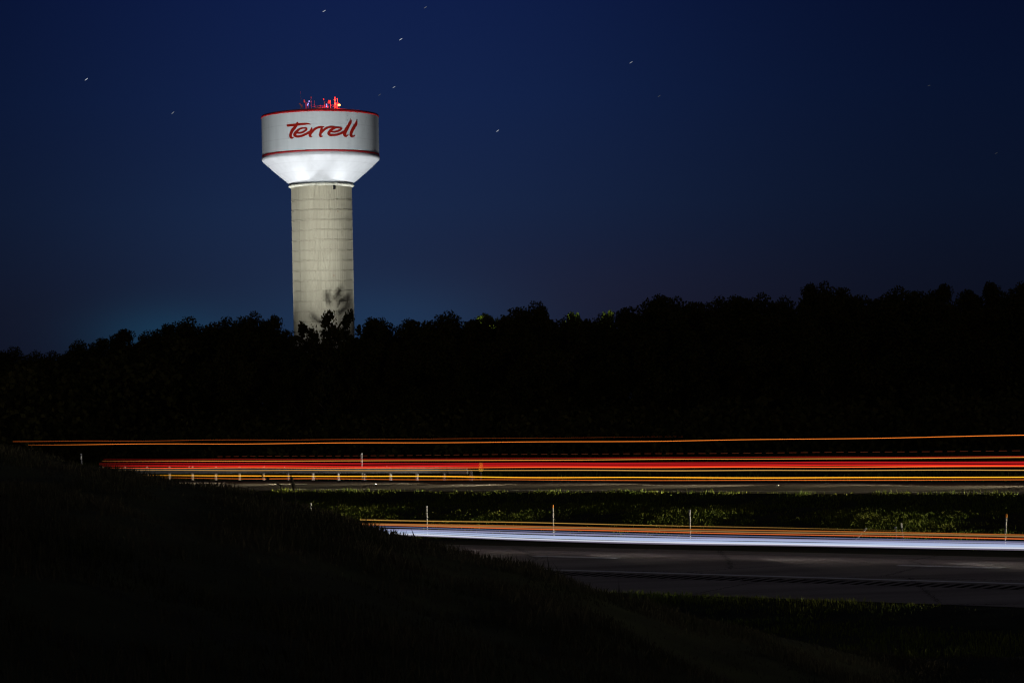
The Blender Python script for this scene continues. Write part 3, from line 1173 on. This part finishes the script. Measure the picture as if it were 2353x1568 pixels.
# sapling beside the front floodlight; its leaves throw the soft shadow on the shaft
fl_p = AX + Vector((FL[0], -FL[1], 3.4))
KS = 0.16
clumps = []
for zx, zy, rad_, k_ in ((1180, 340, .065, 46), (1140, 430, .06, 40), (1120, 510, .035, 14), (880, 380, .06, 12), (890, 480, .075, 26), (960, 590, .07, 16), (1210, 610, .05, 26), (1300, 540, .06, 40), (1410, 520, .06, 34), (1340, 750, .04, 28), (1255, 825, .045, 34), (1170, 910, .045, 34), (1430, 670, .05, 12), (540, 980, .08, 22), (700, 1060, .08, 28)):
    q_ = on_cyl((740 + zx / 9.8) * .90462, (700 + zy / 9.8) * .90478, RS) + AX + Vector((0, 0, BASE))
    clumps.append((fl_p.lerp(q_, KS), rad_, k_))
mean = sum((c_[0] for c_ in clumps), Vector()) / len(clumps)
sap = thing('sapling', (mean.x, mean.y, 2.3), 'young tree by the front floodlight throwing a blurred leafy shadow on the shaft', 'sapling')
so = Vector(sap.location)
mb = MB()
mb.tube([(.0, 0, -.2), (.04, .05, .6), (.0, 0, 1.1)], [.04, .03, .015], 6)
for c_, rad_, k_ in clumps:
    t = c_ - so
    mb.tube([(.01, .02, .8), (t.x * .6, t.y * .6, .8 + (t.z - .8) * .5), t], [.012, .009, .004], 5)
mb.obj('trunk', M['bark'], sap)
vs = []
for c_, rad_, k_ in clumps:
    p_ = np.array(c_ - so) + r.normal(0, rad_ * .6, (k_, 3))
    a = r.normal(0, 1, (k_, 3))
    a /= np.linalg.norm(a, axis=1)[:, None]
    b = np.cross(a, r.normal(0, 1, (k_, 3)))
    b /= np.linalg.norm(b, axis=1)[:, None]
    vs.append(np.stack([p_ - a * .06, p_ + b * .03, p_ + a * .06, p_ - b * .03], 1))
link('crown', tri_mesh('crown', np.concatenate(vs), M['leaf']), sap)
# yard light behind the treeline
yl_p = at_depth(1090, 800, 252)
gz = ground_z(yl_p.x, yl_p.y)
yl = thing('yard_light', (yl_p.x, yl_p.y, gz), 'yard light on a pole hidden behind the treeline', 'yard light')
mb = MB()
mb.tube([(0, 0, -.2), (0, 0, 5.4)], [.09, .06], 8)
mb.tube([(0, 0, 5.3), (.5, .3, 5.55)], .03)
mb.obj('pole', M['dark_steel'], yl)
mb = MB()
mb.lathe([(.22, 5.48), (.2, 5.62), (.05, 5.7)], 12, (.55, .33, 0))
mb.obj('lamp_head', M['dark_steel'], yl)
mb = MB()
mb.lathe([(.17, 5.47), (.13, 5.40), (.01, 5.37)], 12, (.55, .33, 0))
mb.obj('lamp_glass', glow('yard lamp', (.95, 1, .7), 8), yl)
l = lamp('yard_beam', 'SPOT', (.55, .5, 5.35), 13000, (.85, 1.0, .30), yl, spot_size=R(110), spot_blend=.8, shadow_soft_size=.1)
l.rotation_euler = Vector((.5, 1.0, .25)).to_track_quat('-Z', 'Y').to_euler()

# ------------------------------------------------------------------ guardrail, marker, posts
GN = 101.2
gx = [287, 337, 387, 439, 492, 547, 600, 655, 713, 771, 831, 893, 956, 1017]
sG = [s_of(x, GN, 1080) for x in gx]
sA, sB = sG[3], sG[-1]
pitch_ = (sB - sA) / 10
s_posts = [sA + pitch_ * k_ for k_ in range(-14, 11)]
s_end = s_posts[-1] + pitch_ * 1.05
gz0 = zprof(GN)
org = rp(s_posts[8], GN, gz0)
rail = thing('guardrail', org, 'steel guardrail on timber and steel posts along the far shoulder', 'guardrail', rz=-PHI)
# local frame: x along the road, y away from the camera


def loc_s(s_, dn=0.0, dz=0.0):
    return Vector((s_ - s_posts[8], dn, dz + GRADE * (s_ - s_posts[8])))


mb = MB()
prof = [(-.08, .44), (-.02, .47), (-.02, .50), (-.10, .54), (-.10, .57), (-.02, .62), (-.02, .65), (-.10, .69), (-.10, .72), (-.02, .75), (-.08, .76)]
ss = [s_posts[0] - 3, s_posts[8], s_end]
vs, fs = [], []
for s_ in ss:
    for dn, dz in prof:
        vs.append(loc_s(s_, dn - .05, dz))
k_ = len(prof)
for i in range(len(ss) - 1):
    for j in range(k_ - 1):
        fs.append((i * k_ + j, (i + 1) * k_ + j, (i + 1) * k_ + j + 1, i * k_ + j + 1))
mb.add(vs, fs)
rl = mb.obj('rail', M['rail_steel'], rail, True)
md = rl.modifiers.new('thick', 'SOLIDIFY')
md.thickness = .006
for i, s_ in enumerate(s_posts):
    mb = MB()
    b = loc_s(s_)
    if i <= 17:
        mb.lathe([(.085, -.25), (.085, .74), (.075, .80), (.045, .835), (.005, .85)], 12, b + Vector((0, .11, 0)))
        mb.obj('timber_post', M['wood'], rail, True)
        mb = MB()
        mb.box(b + Vector((0, -.005, .62)), (.15, .05, .28))
        mb.obj('offset_block', M['wood'], rail)
    else:
        mb.box(b + Vector((0, .055, .25)), (.10, .012, 1.0))
        mb.box(b + Vector((0, .205, .25)), (.10, .012, 1.0))
        mb.box(b + Vector((0, .130, .25)), (.012, .138, 1.0))
        mb.obj('steel_post', M['white_paint'] if i % 3 else M['steel'], rail)
        mb = MB()
        mb.box(b + Vector((0, .01, .62)), (.14, .07, .28))
        mb.obj('offset_block', M['wood'], rail)
    if i % 4 == 2:
        mb = MB()
        mb.box(b + Vector((.0, -.17, .80)), (.07, .02, .07))
        mb.obj('reflector', M['white_paint'], rail)
mb = MB()
for a, b_ in ((1032, 1074),):
    s1_, s2_ = s_of(a, GN - .2, 1072), s_of(b_, GN - .2, 1072)
    c_ = loc_s((s1_ + s2_) / 2, -.24, .58)
    mb.box(c_, (s2_ - s1_, .05, .36))
    mb.box(c_ + Vector((0, -.03, .1)), (s2_ - s1_, .02, .04))
    mb.box(c_ + Vector((0, -.03, -.1)), (s2_ - s1_, .02, .04))
mb.obj('end_terminal', M['steel'], rail)
mb = MB()
b = loc_s(s_of(1083, GN, 1088))
mb.box(b + Vector((-.06, .02, .2)), (.16, .10, .75))
mb.box(b + Vector((.06, -.08, .38)), (.13, .06, .25))
mb.box(b + Vector((.16, -.08, .2)), (.16, .06, .16))
mb.obj('anchor_post', M['steel'], rail)

# yellow and black object marker at the end of the rail
s_ = s_of(1105, GN - .1, 1072)
base = rp(s_, GN - .1, gz0)
top = on_plane(1105, 1061.5, GN - .1)
bot = on_plane(1105, 1081.5, GN - .1)
om = thing('object_marker', base, 'yellow sign with slanting black stripes at the end of the guardrail', 'sign', rz=math.pi / 2 - PHI)
hS, wS = top.z - bot.z, 0.36
zc = (top.z + bot.z) / 2 - base.z
mb = MB()
mb.box((0, .0, zc), (wS, .012, hS))
sp_ = mb.obj('sign_panel', M['yellow'], om)
mb = MB()
# slanting stripes clipped to the panel, rising to the right
for k_ in range(-3, 8):
    y0_ = -hS / 2 + k_ * hS / 3.2
    poly = [(-wS / 2, y0_ - .42 * 0 - wS * .9), (wS / 2, y0_ + wS * .9), (wS / 2, y0_ + wS * .9 + hS * .15), (-wS / 2, y0_ - wS * .9 + hS * .15)]
    # clip in height
    def clip(poly, lo, hi):
        for sgn, lim in ((1, lo), (-1, -hi)):
            out = []
            for i in range(len(poly)):
                a, b_ = poly[i], poly[(i + 1) % len(poly)]
                ia, ib = sgn * a[1] >= lim, sgn * b_[1] >= lim
                if ia:
                    out.append(a)
                if ia != ib:
                    t = (lim / sgn - a[1]) / (b_[1] - a[1])
                    out.append((a[0] + (b_[0] - a[0]) * t, a[1] + (b_[1] - a[1]) * t))
            poly = out
            if len(poly) < 3:
                return []
        return poly
    poly = clip(poly, -hS / 2, hS / 2)
    if len(poly) >= 3:
        mb.add([(x, -.009, zc + y) for x, y in poly], [tuple(range(len(poly)))])
mb.obj('stripes', M['black'], sp_)
mb = MB()
mb.box((0, .03, zc / 2 + .1), (.05, .03, zc + hS * .5))
mb.obj('post', M['dark_steel'], om)


# tall delineators behind the rail
def delineator(px, pyt, n_, label, dots=False, broken=False):
    s_ = s_of(px, n_, pyt)
    gz_ = zprof(n_)
    b_ = rp(s_, n_, gz_)
    h_ = on_plane(px, pyt, n_).z - b_.z
    t = thing('delineator', b_, label, 'delineator', rz=-PHI)
    mb_ = MB()
    mb_.tube([(0, 0, -.2), (0, 0, h_ - .02), (0, 0, h_)], [.045, .045, .03], 8)
    mb_.obj('post', M['dark_steel'] if dots else M['white_paint'], t, True)
    mb_ = MB()
    if dots:
        for q_ in (.04, .20, .30):
            mb_ = MB()
            mb_.box((0, -.05, h_ - q_), (.07, .012, .07))
            mb_.obj('reflector', M['white_paint'], t)
    else:
        mb_.box((0, -.05, h_ - .30), (.085, .012, .5))
        mb_.obj('reflector', M['white_paint'], t)
    return t


delineator(831, 1040, 101.75, 'tall white delineator post standing above the guardrail')
delineator(187, 1041, 101.75, 'dark delineator with small white reflectors alone above the bank at the left', True)

# median cable-barrier posts
CN = 68.0
c_s = [s_of(x, CN, 1215) for x in (981, 1271, 1585, 2308)]
step = (c_s[3] - c_s[0]) / 4


def barrier_post(px, pyt, label, top_mat='post_grey', lean=0.0, length=None):
    b_ = rp(s_of(px, CN, 1215), CN, zprof(CN))
    h_ = length or on_plane(px, pyt, CN).z - b_.z
    t = thing('barrier_post', b_, label, 'post', 'median barrier posts', rz=-PHI)
    t.rotation_euler = Matrix.Rotation(-PHI, 3, 'Z').to_euler()
    if lean:
        t.rotation_euler = (Matrix.Rotation(-PHI, 3, 'Z') @ Matrix.Rotation(lean, 3, 'Y')).to_euler()
    mb_ = MB()
    mb_.box((0, 0, h_ / 2 - .1), (.042, .04, h_ + .2 - .10))
    mb_.obj('post', M['post_grey'], t)
    mb_ = MB()
    mb_.box((0, 0, h_ - .05), (.048, .046, .10))
    mb_.obj('cap', M[top_mat], t)
    for q_ in (.40, .62, .80):
        mb_ = MB()
        mb_.box((0, -.001, h_ * q_), (.048, .046, .024))
        mb_.obj('cable_slot', M['black'], t)
    return t


barrier_post(715, 1154, 'white barrier post almost hidden behind the crest of the dark bank')
barrier_post(981, 1161, 'upright white barrier post nearest the start of the blue-white light streak')
barrier_post(1271, 1159, 'white barrier post with an orange top beside the near carriageway', 'orange')
barrier_post(1585, 1170, 'plain white-topped barrier post between the orange-topped one and the fallen one')
tip_ = on_plane(1990, 1212.5, CN + .8)
b_ = rp(tip_.dot(U) - .62, CN + .8, zprof(CN + .8))
fallen = barrier_post(1948, 1190, 'knocked-over barrier post slanting low to the right', 'steel', math.atan2(.62, tip_.z - b_.z), math.hypot(.62, tip_.z - b_.z))
fallen.location = b_
barrier_post(2306, 1180, 'leaning barrier post with a reddish cap near the right edge', 'orange', R(5))
# broken stub and stone
q_ = on_plane(2073, 1212, CN + 1.5)
st = thing('broken_stub', rp(q_.dot(U), CN + 1.5, zprof(CN + 1.5)), 'short broken white stub tilted in the median grass', 'post', rz=-PHI)
hz = on_plane(2072, 1200, CN + 1.5).z - st.location.z
mb = MB()
mb.tube([(.02, 0, -.1), (.0, 0, hz * .5), (-.05, 0, hz)], [.02, .02, .02], 8)
mb.obj('post', M['dark_steel'], st, True)
mb = MB()
mb.lathe([(.015, hz), (.03, hz - .02), (.03, hz - .15), (.025, hz - .16)], 8, (-.04, 0, 0))
mb.obj('sleeve', M['post_grey'], st, True)
q_ = on_plane(2058, 1211, CN + 1.5)
st = thing('reflector_stake', rp(q_.dot(U), CN + 1.5, zprof(CN + 1.5)), 'tiny white reflector on a dark stake left of the broken stub', 'stake', rz=-PHI)
hz = q_.z - st.location.z
mb = MB()
mb.tube([(0, 0, -.1), (0, 0, hz)], .015, 6)
mb.obj('stake', M['dark_steel'], st)
mb = MB()
mb.box((0, -.03, hz), (.06, .02, .06))
mb.obj('reflector', M['white_paint'], st)

# raised pavement markers on the far lane line
for px, lab in ((862, 'raised white pavement marker on the far lane line below the tall delineator'), (1786, 'raised white pavement marker on the far lane line at the right')):
    q_ = s_of(px, FD, 1110)
    pm = thing('pavement_marker', rp(q_, FD, zprof(FD) + .013), lab, 'road stud', 'pavement markers', rz=-PHI)
    mb = MB()
    vs = [(-.06, -.06, 0), (.06, -.06, 0), (.06, .06, 0), (-.06, .06, 0), (-.045, -.04, .035), (.045, -.04, .035), (.045, .04, .035), (-.045, .04, .035)]
    mb.add(vs, [(4, 5, 6, 7), (0, 1, 5, 4), (1, 2, 6, 5), (2, 3, 7, 6), (3, 0, 4, 7)])
    mb.obj('body', M['white_paint'], pm)
    mb = MB()
    mb.add([(-.05, -.062, .008), (.05, -.062, .008), (.04, -.047, .032), (-.04, -.047, .032)], [(0, 1, 2, 3)])
    mb.obj('lens', M['white_paint'], pm)

# pale dead branch in front of the dark woods
q_ = at_depth(1369, 1000, 161)
db = thing('dead_branch', (q_.x, q_.y, ground_z(q_.x, q_.y)), 'pale dead branch standing faintly before the black trees', 'branch')
hz = at_depth(1375, 981, 161).z - db.location.z
mb = MB()
mb.tube([(-.15, 0, -.1), (-.1, 0, hz * .6), (.0, 0, hz * .8), (.16, 0, hz)], [.04, .04, .05, .015], 6)
mb.tube([(.0, 0, hz * .82), (.2, 0, hz * .74), (.26, 0, hz * .64)], [.04, .03, .01], 6)
mb.tube([(.0, 0, hz * .80), (-.12, 0, hz * .86), (-.2, 0, hz * .82)], [.03, .03, .01], 6)
mb.obj('wood', mat('bleached wood', (.16, .155, .16), .8, .1, 8), db, True)

# weeds on the crest of the bank
M['weed'] = mat('dry weed', (.05, .045, .03), .9, .3, 30)
q_ = at_depth(676, 1132, 40.5)
wd = thing('seed_head', (q_.x, q_.y, float(bank_z(q_.x, q_.y))), 'dark cattail-like seed head standing against the far carriageway', 'weed')
a = at_depth(673, 1112, 40.5) - Vector(wd.location)
b = at_depth(668, 1091, 40.5) - Vector(wd.location)
mb = MB()
mb.tube([(.02, 0, -.1), a * .5 + Vector((.03, 0, 0)), a], [.008, .007, .006], 5)
mb.obj('stem', M['weed'], wd)
mb = MB()
mb.tube([a + Vector((.015, 0, -.10)), a + Vector((.01, 0, -.02)), a.lerp(b, .4), a.lerp(b, .8), b], [.010, .032, .030, .018, .004], 8)
mb.obj('seeds', M['weed'], wd, True)
q_ = at_depth(650, 1124, 40.5)
wd = thing('grass_stalk', (q_.x, q_.y, float(bank_z(q_.x, q_.y))), 'thin dark stalk bending to the left across the far road', 'weed')
a = at_depth(645, 1114, 40.5) - Vector(wd.location)
b = at_depth(618, 1101, 40.5) - Vector(wd.location)
c_ = at_depth(598, 1090, 40.5) - Vector(wd.location)
mb = MB()
mb.tube([(.0, 0, -.1), a, b], [.007, .012, .016], 5)
mb.obj('stem', M['weed'], wd)
mb = MB()
mb.tube([b, b.lerp(c_, .5), c_], [.016, .010, .003], 5)
mb.obj('tip', M['weed'], wd)

# ------------------------------------------------------------------ light trails of the passing traffic
FN, NN = 96.0, 59.6


def trail(n_, pts, wpx, col, strength, label, s_ext=(0, 0), dash=None, group=None, taper=None):
    """a glowing line through the lane at offset n_, at the heights the pixel pairs give, with width in metres"""
    P3 = [on_plane(x, y, n_) for x, y in pts]
    sv = [p_.dot(U) for p_ in P3]
    zv = [p_.z for p_ in P3]
    gl_ = (zv[1] - zv[0]) / (sv[1] - sv[0])
    gr_ = (zv[-1] - zv[-2]) / (sv[-1] - sv[-2])
    sv2 = ([sv[0] - s_ext[0]] if s_ext[0] else []) + sv + ([sv[-1] + s_ext[1]] if s_ext[1] else [])
    zv2 = ([zv[0] - gl_ * s_ext[0]] if s_ext[0] else []) + zv + ([zv[-1] + gr_ * s_ext[1]] if s_ext[1] else [])
    thin = .5 if n_ == FN else 1.12
    rad = wpx / 2 * thin
    strength = strength * (1.85 if n_ == FN else .9)
    wob = random.Random(label)
    ph = [(wob.uniform(0, 6.28), wob.uniform(.08, .5), wob.uniform(.2, 1)) for _ in range(5)]
    amp = .008 if n_ == FN else .005
    mb_ = MB()
    def P_(s_):
        q = U * s_ + V * n_
        # the small rise and fall of the lamps on their springs
        dz_ = amp * sum(a_ * math.sin(s_ * f_ * 1.5 + p_) for p_, f_, a_ in ph)
        return Vector((q.x, q.y, float(np.interp(s_, sv2, zv2)) + dz_))
    if dash:
        s_ = sv2[0]
        while s_ < sv2[-1]:
            mb_.tube([P_(s_), P_(s_ + dash * .62)], rad, 6)
            s_ += dash
    else:
        K_ = 90
        pts_ = [P_(sv2[0] + (sv2[-1] - sv2[0]) * i / K_) for i in range(K_ + 1)]
        rads = [rad] * (K_ + 1)
        if not taper:
            rads = [rad * (min(1.0, .15 + i / 7.0) if s_ext[0] < 1 else 1) * (1 + .16 * math.sin(i * .31 + ph[0][0]) * math.sin(i * .13 + ph[1][0])) for i in range(K_ + 1)]
        if taper == 'end':
            rads = [rad * (1 - (i / K_) ** 1.5 * .97) for i in range(K_ + 1)]
        mb_.tube(pts_, rads, 6)
    o = mb_.obj('light_trail', glow('trail ' + label[:24], col, strength))
    return tag(o, label, 'light trail', group)


PF, PN_ = 118 / F, 70 / F       # metres per pixel in the two lanes
gF, gN = 'light trails along the far carriageway', 'light trails along the near carriageway'
fe = (0.01, 60)
FAR = [
    ([(30, 1013.5), (814, 1008.5), (1537, 1003)], 1.2, (.70, .13, .02), .5, 'thin topmost orange trail fading out before the right edge', (0.01, 1), None, 'end'),
    ([(65, 1021), (814, 1017), (1537, 1012.5), (2352, 999.8)], 2.2, (.95, .22, .025), .85, 'bright orange trail high above the far carriageway', fe, None, None),
    ([(500, 1048), (1537, 1041), (2352, 1035)], 1.2, (.26, .05, .02), .30, 'dim dashed reddish trail above the red band', fe, .62, None),
    ([(238, 1054.6), (860, 1054), (1537, 1050.5), (2352, 1047.5)], 2.2, (.50, .02, .01), .42, 'thin dull red trail just above the amber one', fe, None, None),
    ([(235, 1058.6), (860, 1057.7), (1537, 1054.6), (2352, 1050.2)], 2.4, (.90, .30, .05), .72, 'thin amber trail along the top of the red band', fe, None, None),
    ([(228, 1063.8), (860, 1063.5), (1537, 1062.3), (2352, 1060.3)], 3.6, (.50, .010, .012), .60, 'dark crimson trail forming the upper edge of the red band', fe, None, None),
    ([(228, 1066.9), (860, 1066.5), (1537, 1065.3), (2352, 1063.3)], 3.4, (.45, .010, .014), .55, 'crimson trail in the middle of the red band', fe, None, None),
    ([(236, 1070.0), (860, 1070.2), (1537, 1068.8), (2352, 1067.0)], 4.0, (.85, .014, .014), .66, 'bright red trail in the lower red band', fe, None, None),
    ([(236, 1074.0), (860, 1073.8), (1537, 1072.6), (2352, 1070.4)], 4.2, (1.0, .12, .025), .78, 'orange-red trail along the bottom of the red band', fe, None, None),
    ([(270, 1079.6), (860, 1079.6), (1537, 1079.8), (2352, 1079.2)], 3.2, (.62, .33, .08), .66, 'tan trail running level with the guardrail posts', fe, None, None),
    ([(330, 1091.0), (860, 1093.7), (1537, 1096.4), (2352, 1095.6)], 3.6, (1.0, .40, .02), 1.0, 'bright yellow trail low over the far carriageway', fe, None, None),
    ([(370, 1097.4), (860, 1100), (1537, 1102.6), (2352, 1101.6)], 2.2, (.62, .13, .02), .9, 'thin rust-orange trail lowest over the far carriageway', fe, None, None),
]
for pts, w, col, stg, lab, ext, dash, tp in FAR:
    trail(FN, pts, w * PF, col, stg, lab, ext, dash, gF, tp)
ne = (30, 40)
NEAR = [
    ([(828, 1192.5), (1176, 1199), (1592, 1208), (2000, 1215)], 2.4, (.62, .33, .07), .75, 'thin amber trail highest over the near carriageway, fading to the right', (0.01, 1), None, 'end'),
    ([(868, 1202), (1176, 1207.0), (1592, 1214.5), (2352, 1227.5)], 1.9, (.75, .22, .04), .6, 'orange trail along the top of the near amber band', ne, None, None),
    ([(868, 1203.5), (1176, 1209.5), (1592, 1218), (2352, 1231.5)], 2.8, (.60, .33, .12), .52, 'wide tan trail in the near amber band', ne, None, None),
    ([(868, 1205), (1176, 1212.8), (1592, 1222.5), (2352, 1237)], 1.9, (1.0, .20, .05), .9, 'bright orange-red trail just above the blue-white trails', ne, None, None),
    ([(900, 1210), (1176, 1217.5), (1592, 1229), (2352, 1243)], 2.0, (.16, .17, .30), .8, 'dim slate-blue trail between the orange and white ones', ne, None, None),
    ([(930, 1216), (1176, 1222.5), (1592, 1234), (2352, 1247.3)], 3.2, (.33, .33, .52), .85, 'lavender trail along the top of the white band', ne, None, None),
    ([(950, 1220), (1176, 1227.5), (1592, 1238.3), (2352, 1251.0)], 3.6, (.46, .53, .80), .9, 'pale blue trail in the upper white band', ne, None, None),
    ([(960, 1224), (1176, 1231.5), (1592, 1242.3), (2352, 1254.6)], 3.6, (.50, .60, .86), .95, 'light blue trail in the middle of the white band', ne, None, None),
    ([(970, 1228), (1176, 1235.3), (1592, 1246.3), (2352, 1258.2)], 3.4, (.76, .79, .92), 1.0, 'brightest white trail low over the near carriageway', ne, None, None),
    ([(980, 1231.5), (1176, 1239), (1592, 1249.3), (2352, 1261.6)], 2.0, (.30, .26, .36), .7, 'dusky mauve trail along the bottom of the white band', ne, None, None),
]
near_trails = [trail(NN, pts, w * PN_, col, stg, lab, ext, dash, gN, tp) for pts, w, col, stg, lab, ext, dash, tp in NEAR]
far_trails = [o for o in C.objects if o.name.startswith('light_trail') and o not in near_trails]
# the headlamps that drew the trails: beams along the lanes, in the direction of travel
for i in range(34):
    s_ = -112 + i * 7.0
    l = lamp('headlamp_beam', 'SPOT', rp(s_, FN + (.6 if i % 2 else -.6), .55 + .75), 24000, (1, .9, .62), far_trails[10], spot_size=R(44), spot_blend=1.0, shadow_soft_size=.1)
    l.rotation_euler = (-U - V * .30 + Vector((0, 0, .07))).to_track_quat('-Z', 'Y').to_euler()
    if i % 2:
        l = lamp('headlamp_beam', 'SPOT', rp(s_, FN + .6, .55 + .75), 6000, (1, .94, .82), far_trails[10], spot_size=R(24), spot_blend=1.0, shadow_soft_size=.1)
        l.rotation_euler = (-U + V * .05 + Vector((0, 0, -.01))).to_track_quat('-Z', 'Y').to_euler()
for i in range(31):
    s_ = -170 + i * 6.0
    l = lamp('headlamp_beam', 'SPOT', rp(s_, NN, .65), 560, (1, .93, .86), near_trails[8], spot_size=R(54), spot_blend=1.0, shadow_soft_size=.1)
    l.rotation_euler = (U - V * .24 + Vector((0, 0, .02))).to_track_quat('-Z', 'Y').to_euler()

# ------------------------------------------------------------------ stars, drawn out by the turning sky
STARS = [(741, 28, 748, 24, .8, 'star streak near the top edge, left of the middle'), (974, 19.5, 980, 15.5, .25, 'faint star streak close under the top edge, nearest the middle'),
         (917, 93, 924, 88.5, .95, 'bright star streak high above and right of the tank'), (1446, 146, 1453, 141.5, .5, 'lone star streak high in the right half of the sky'),
         (195, 185, 202, 180, .95, 'brightest star streak at the far left of the sky'), (394, 262, 400, 257, .4, 'star streak level with the tank and left of it'),
         (902, 202.5, 908, 198.5, .55, 'star streak just right of the red beacon'), (1140, 303, 1146, 298.5, .75, 'star streak level with the lettering, right of the tank'),
         (2131, 197.5, 2137, 196, .07, 'very faint star streak high at the right'), (2285, 354, 2291, 350.5, .06, 'very faint star streak low at the right edge'),
         (1511, 223, 1517, 219, .10, 'very faint star streak below the lone one on the right'), (869, 220, 875, 216, .12, 'very faint star streak between the beacon and the next star')]
for x0, y0, x1, y1, stg, lab in STARS:
    a, b = at_depth(x0, y0, 9000), at_depth(x1, y1, 9000)
    mb = MB()
    mb.tube([a, (a + b) / 2, b], [.5, 1.25, .5], 6)
    tag(mb.obj('star', glow('star ' + lab[:20], (.85, .92, 1), stg * .7)), lab, 'star', 'star streaks in the sky')
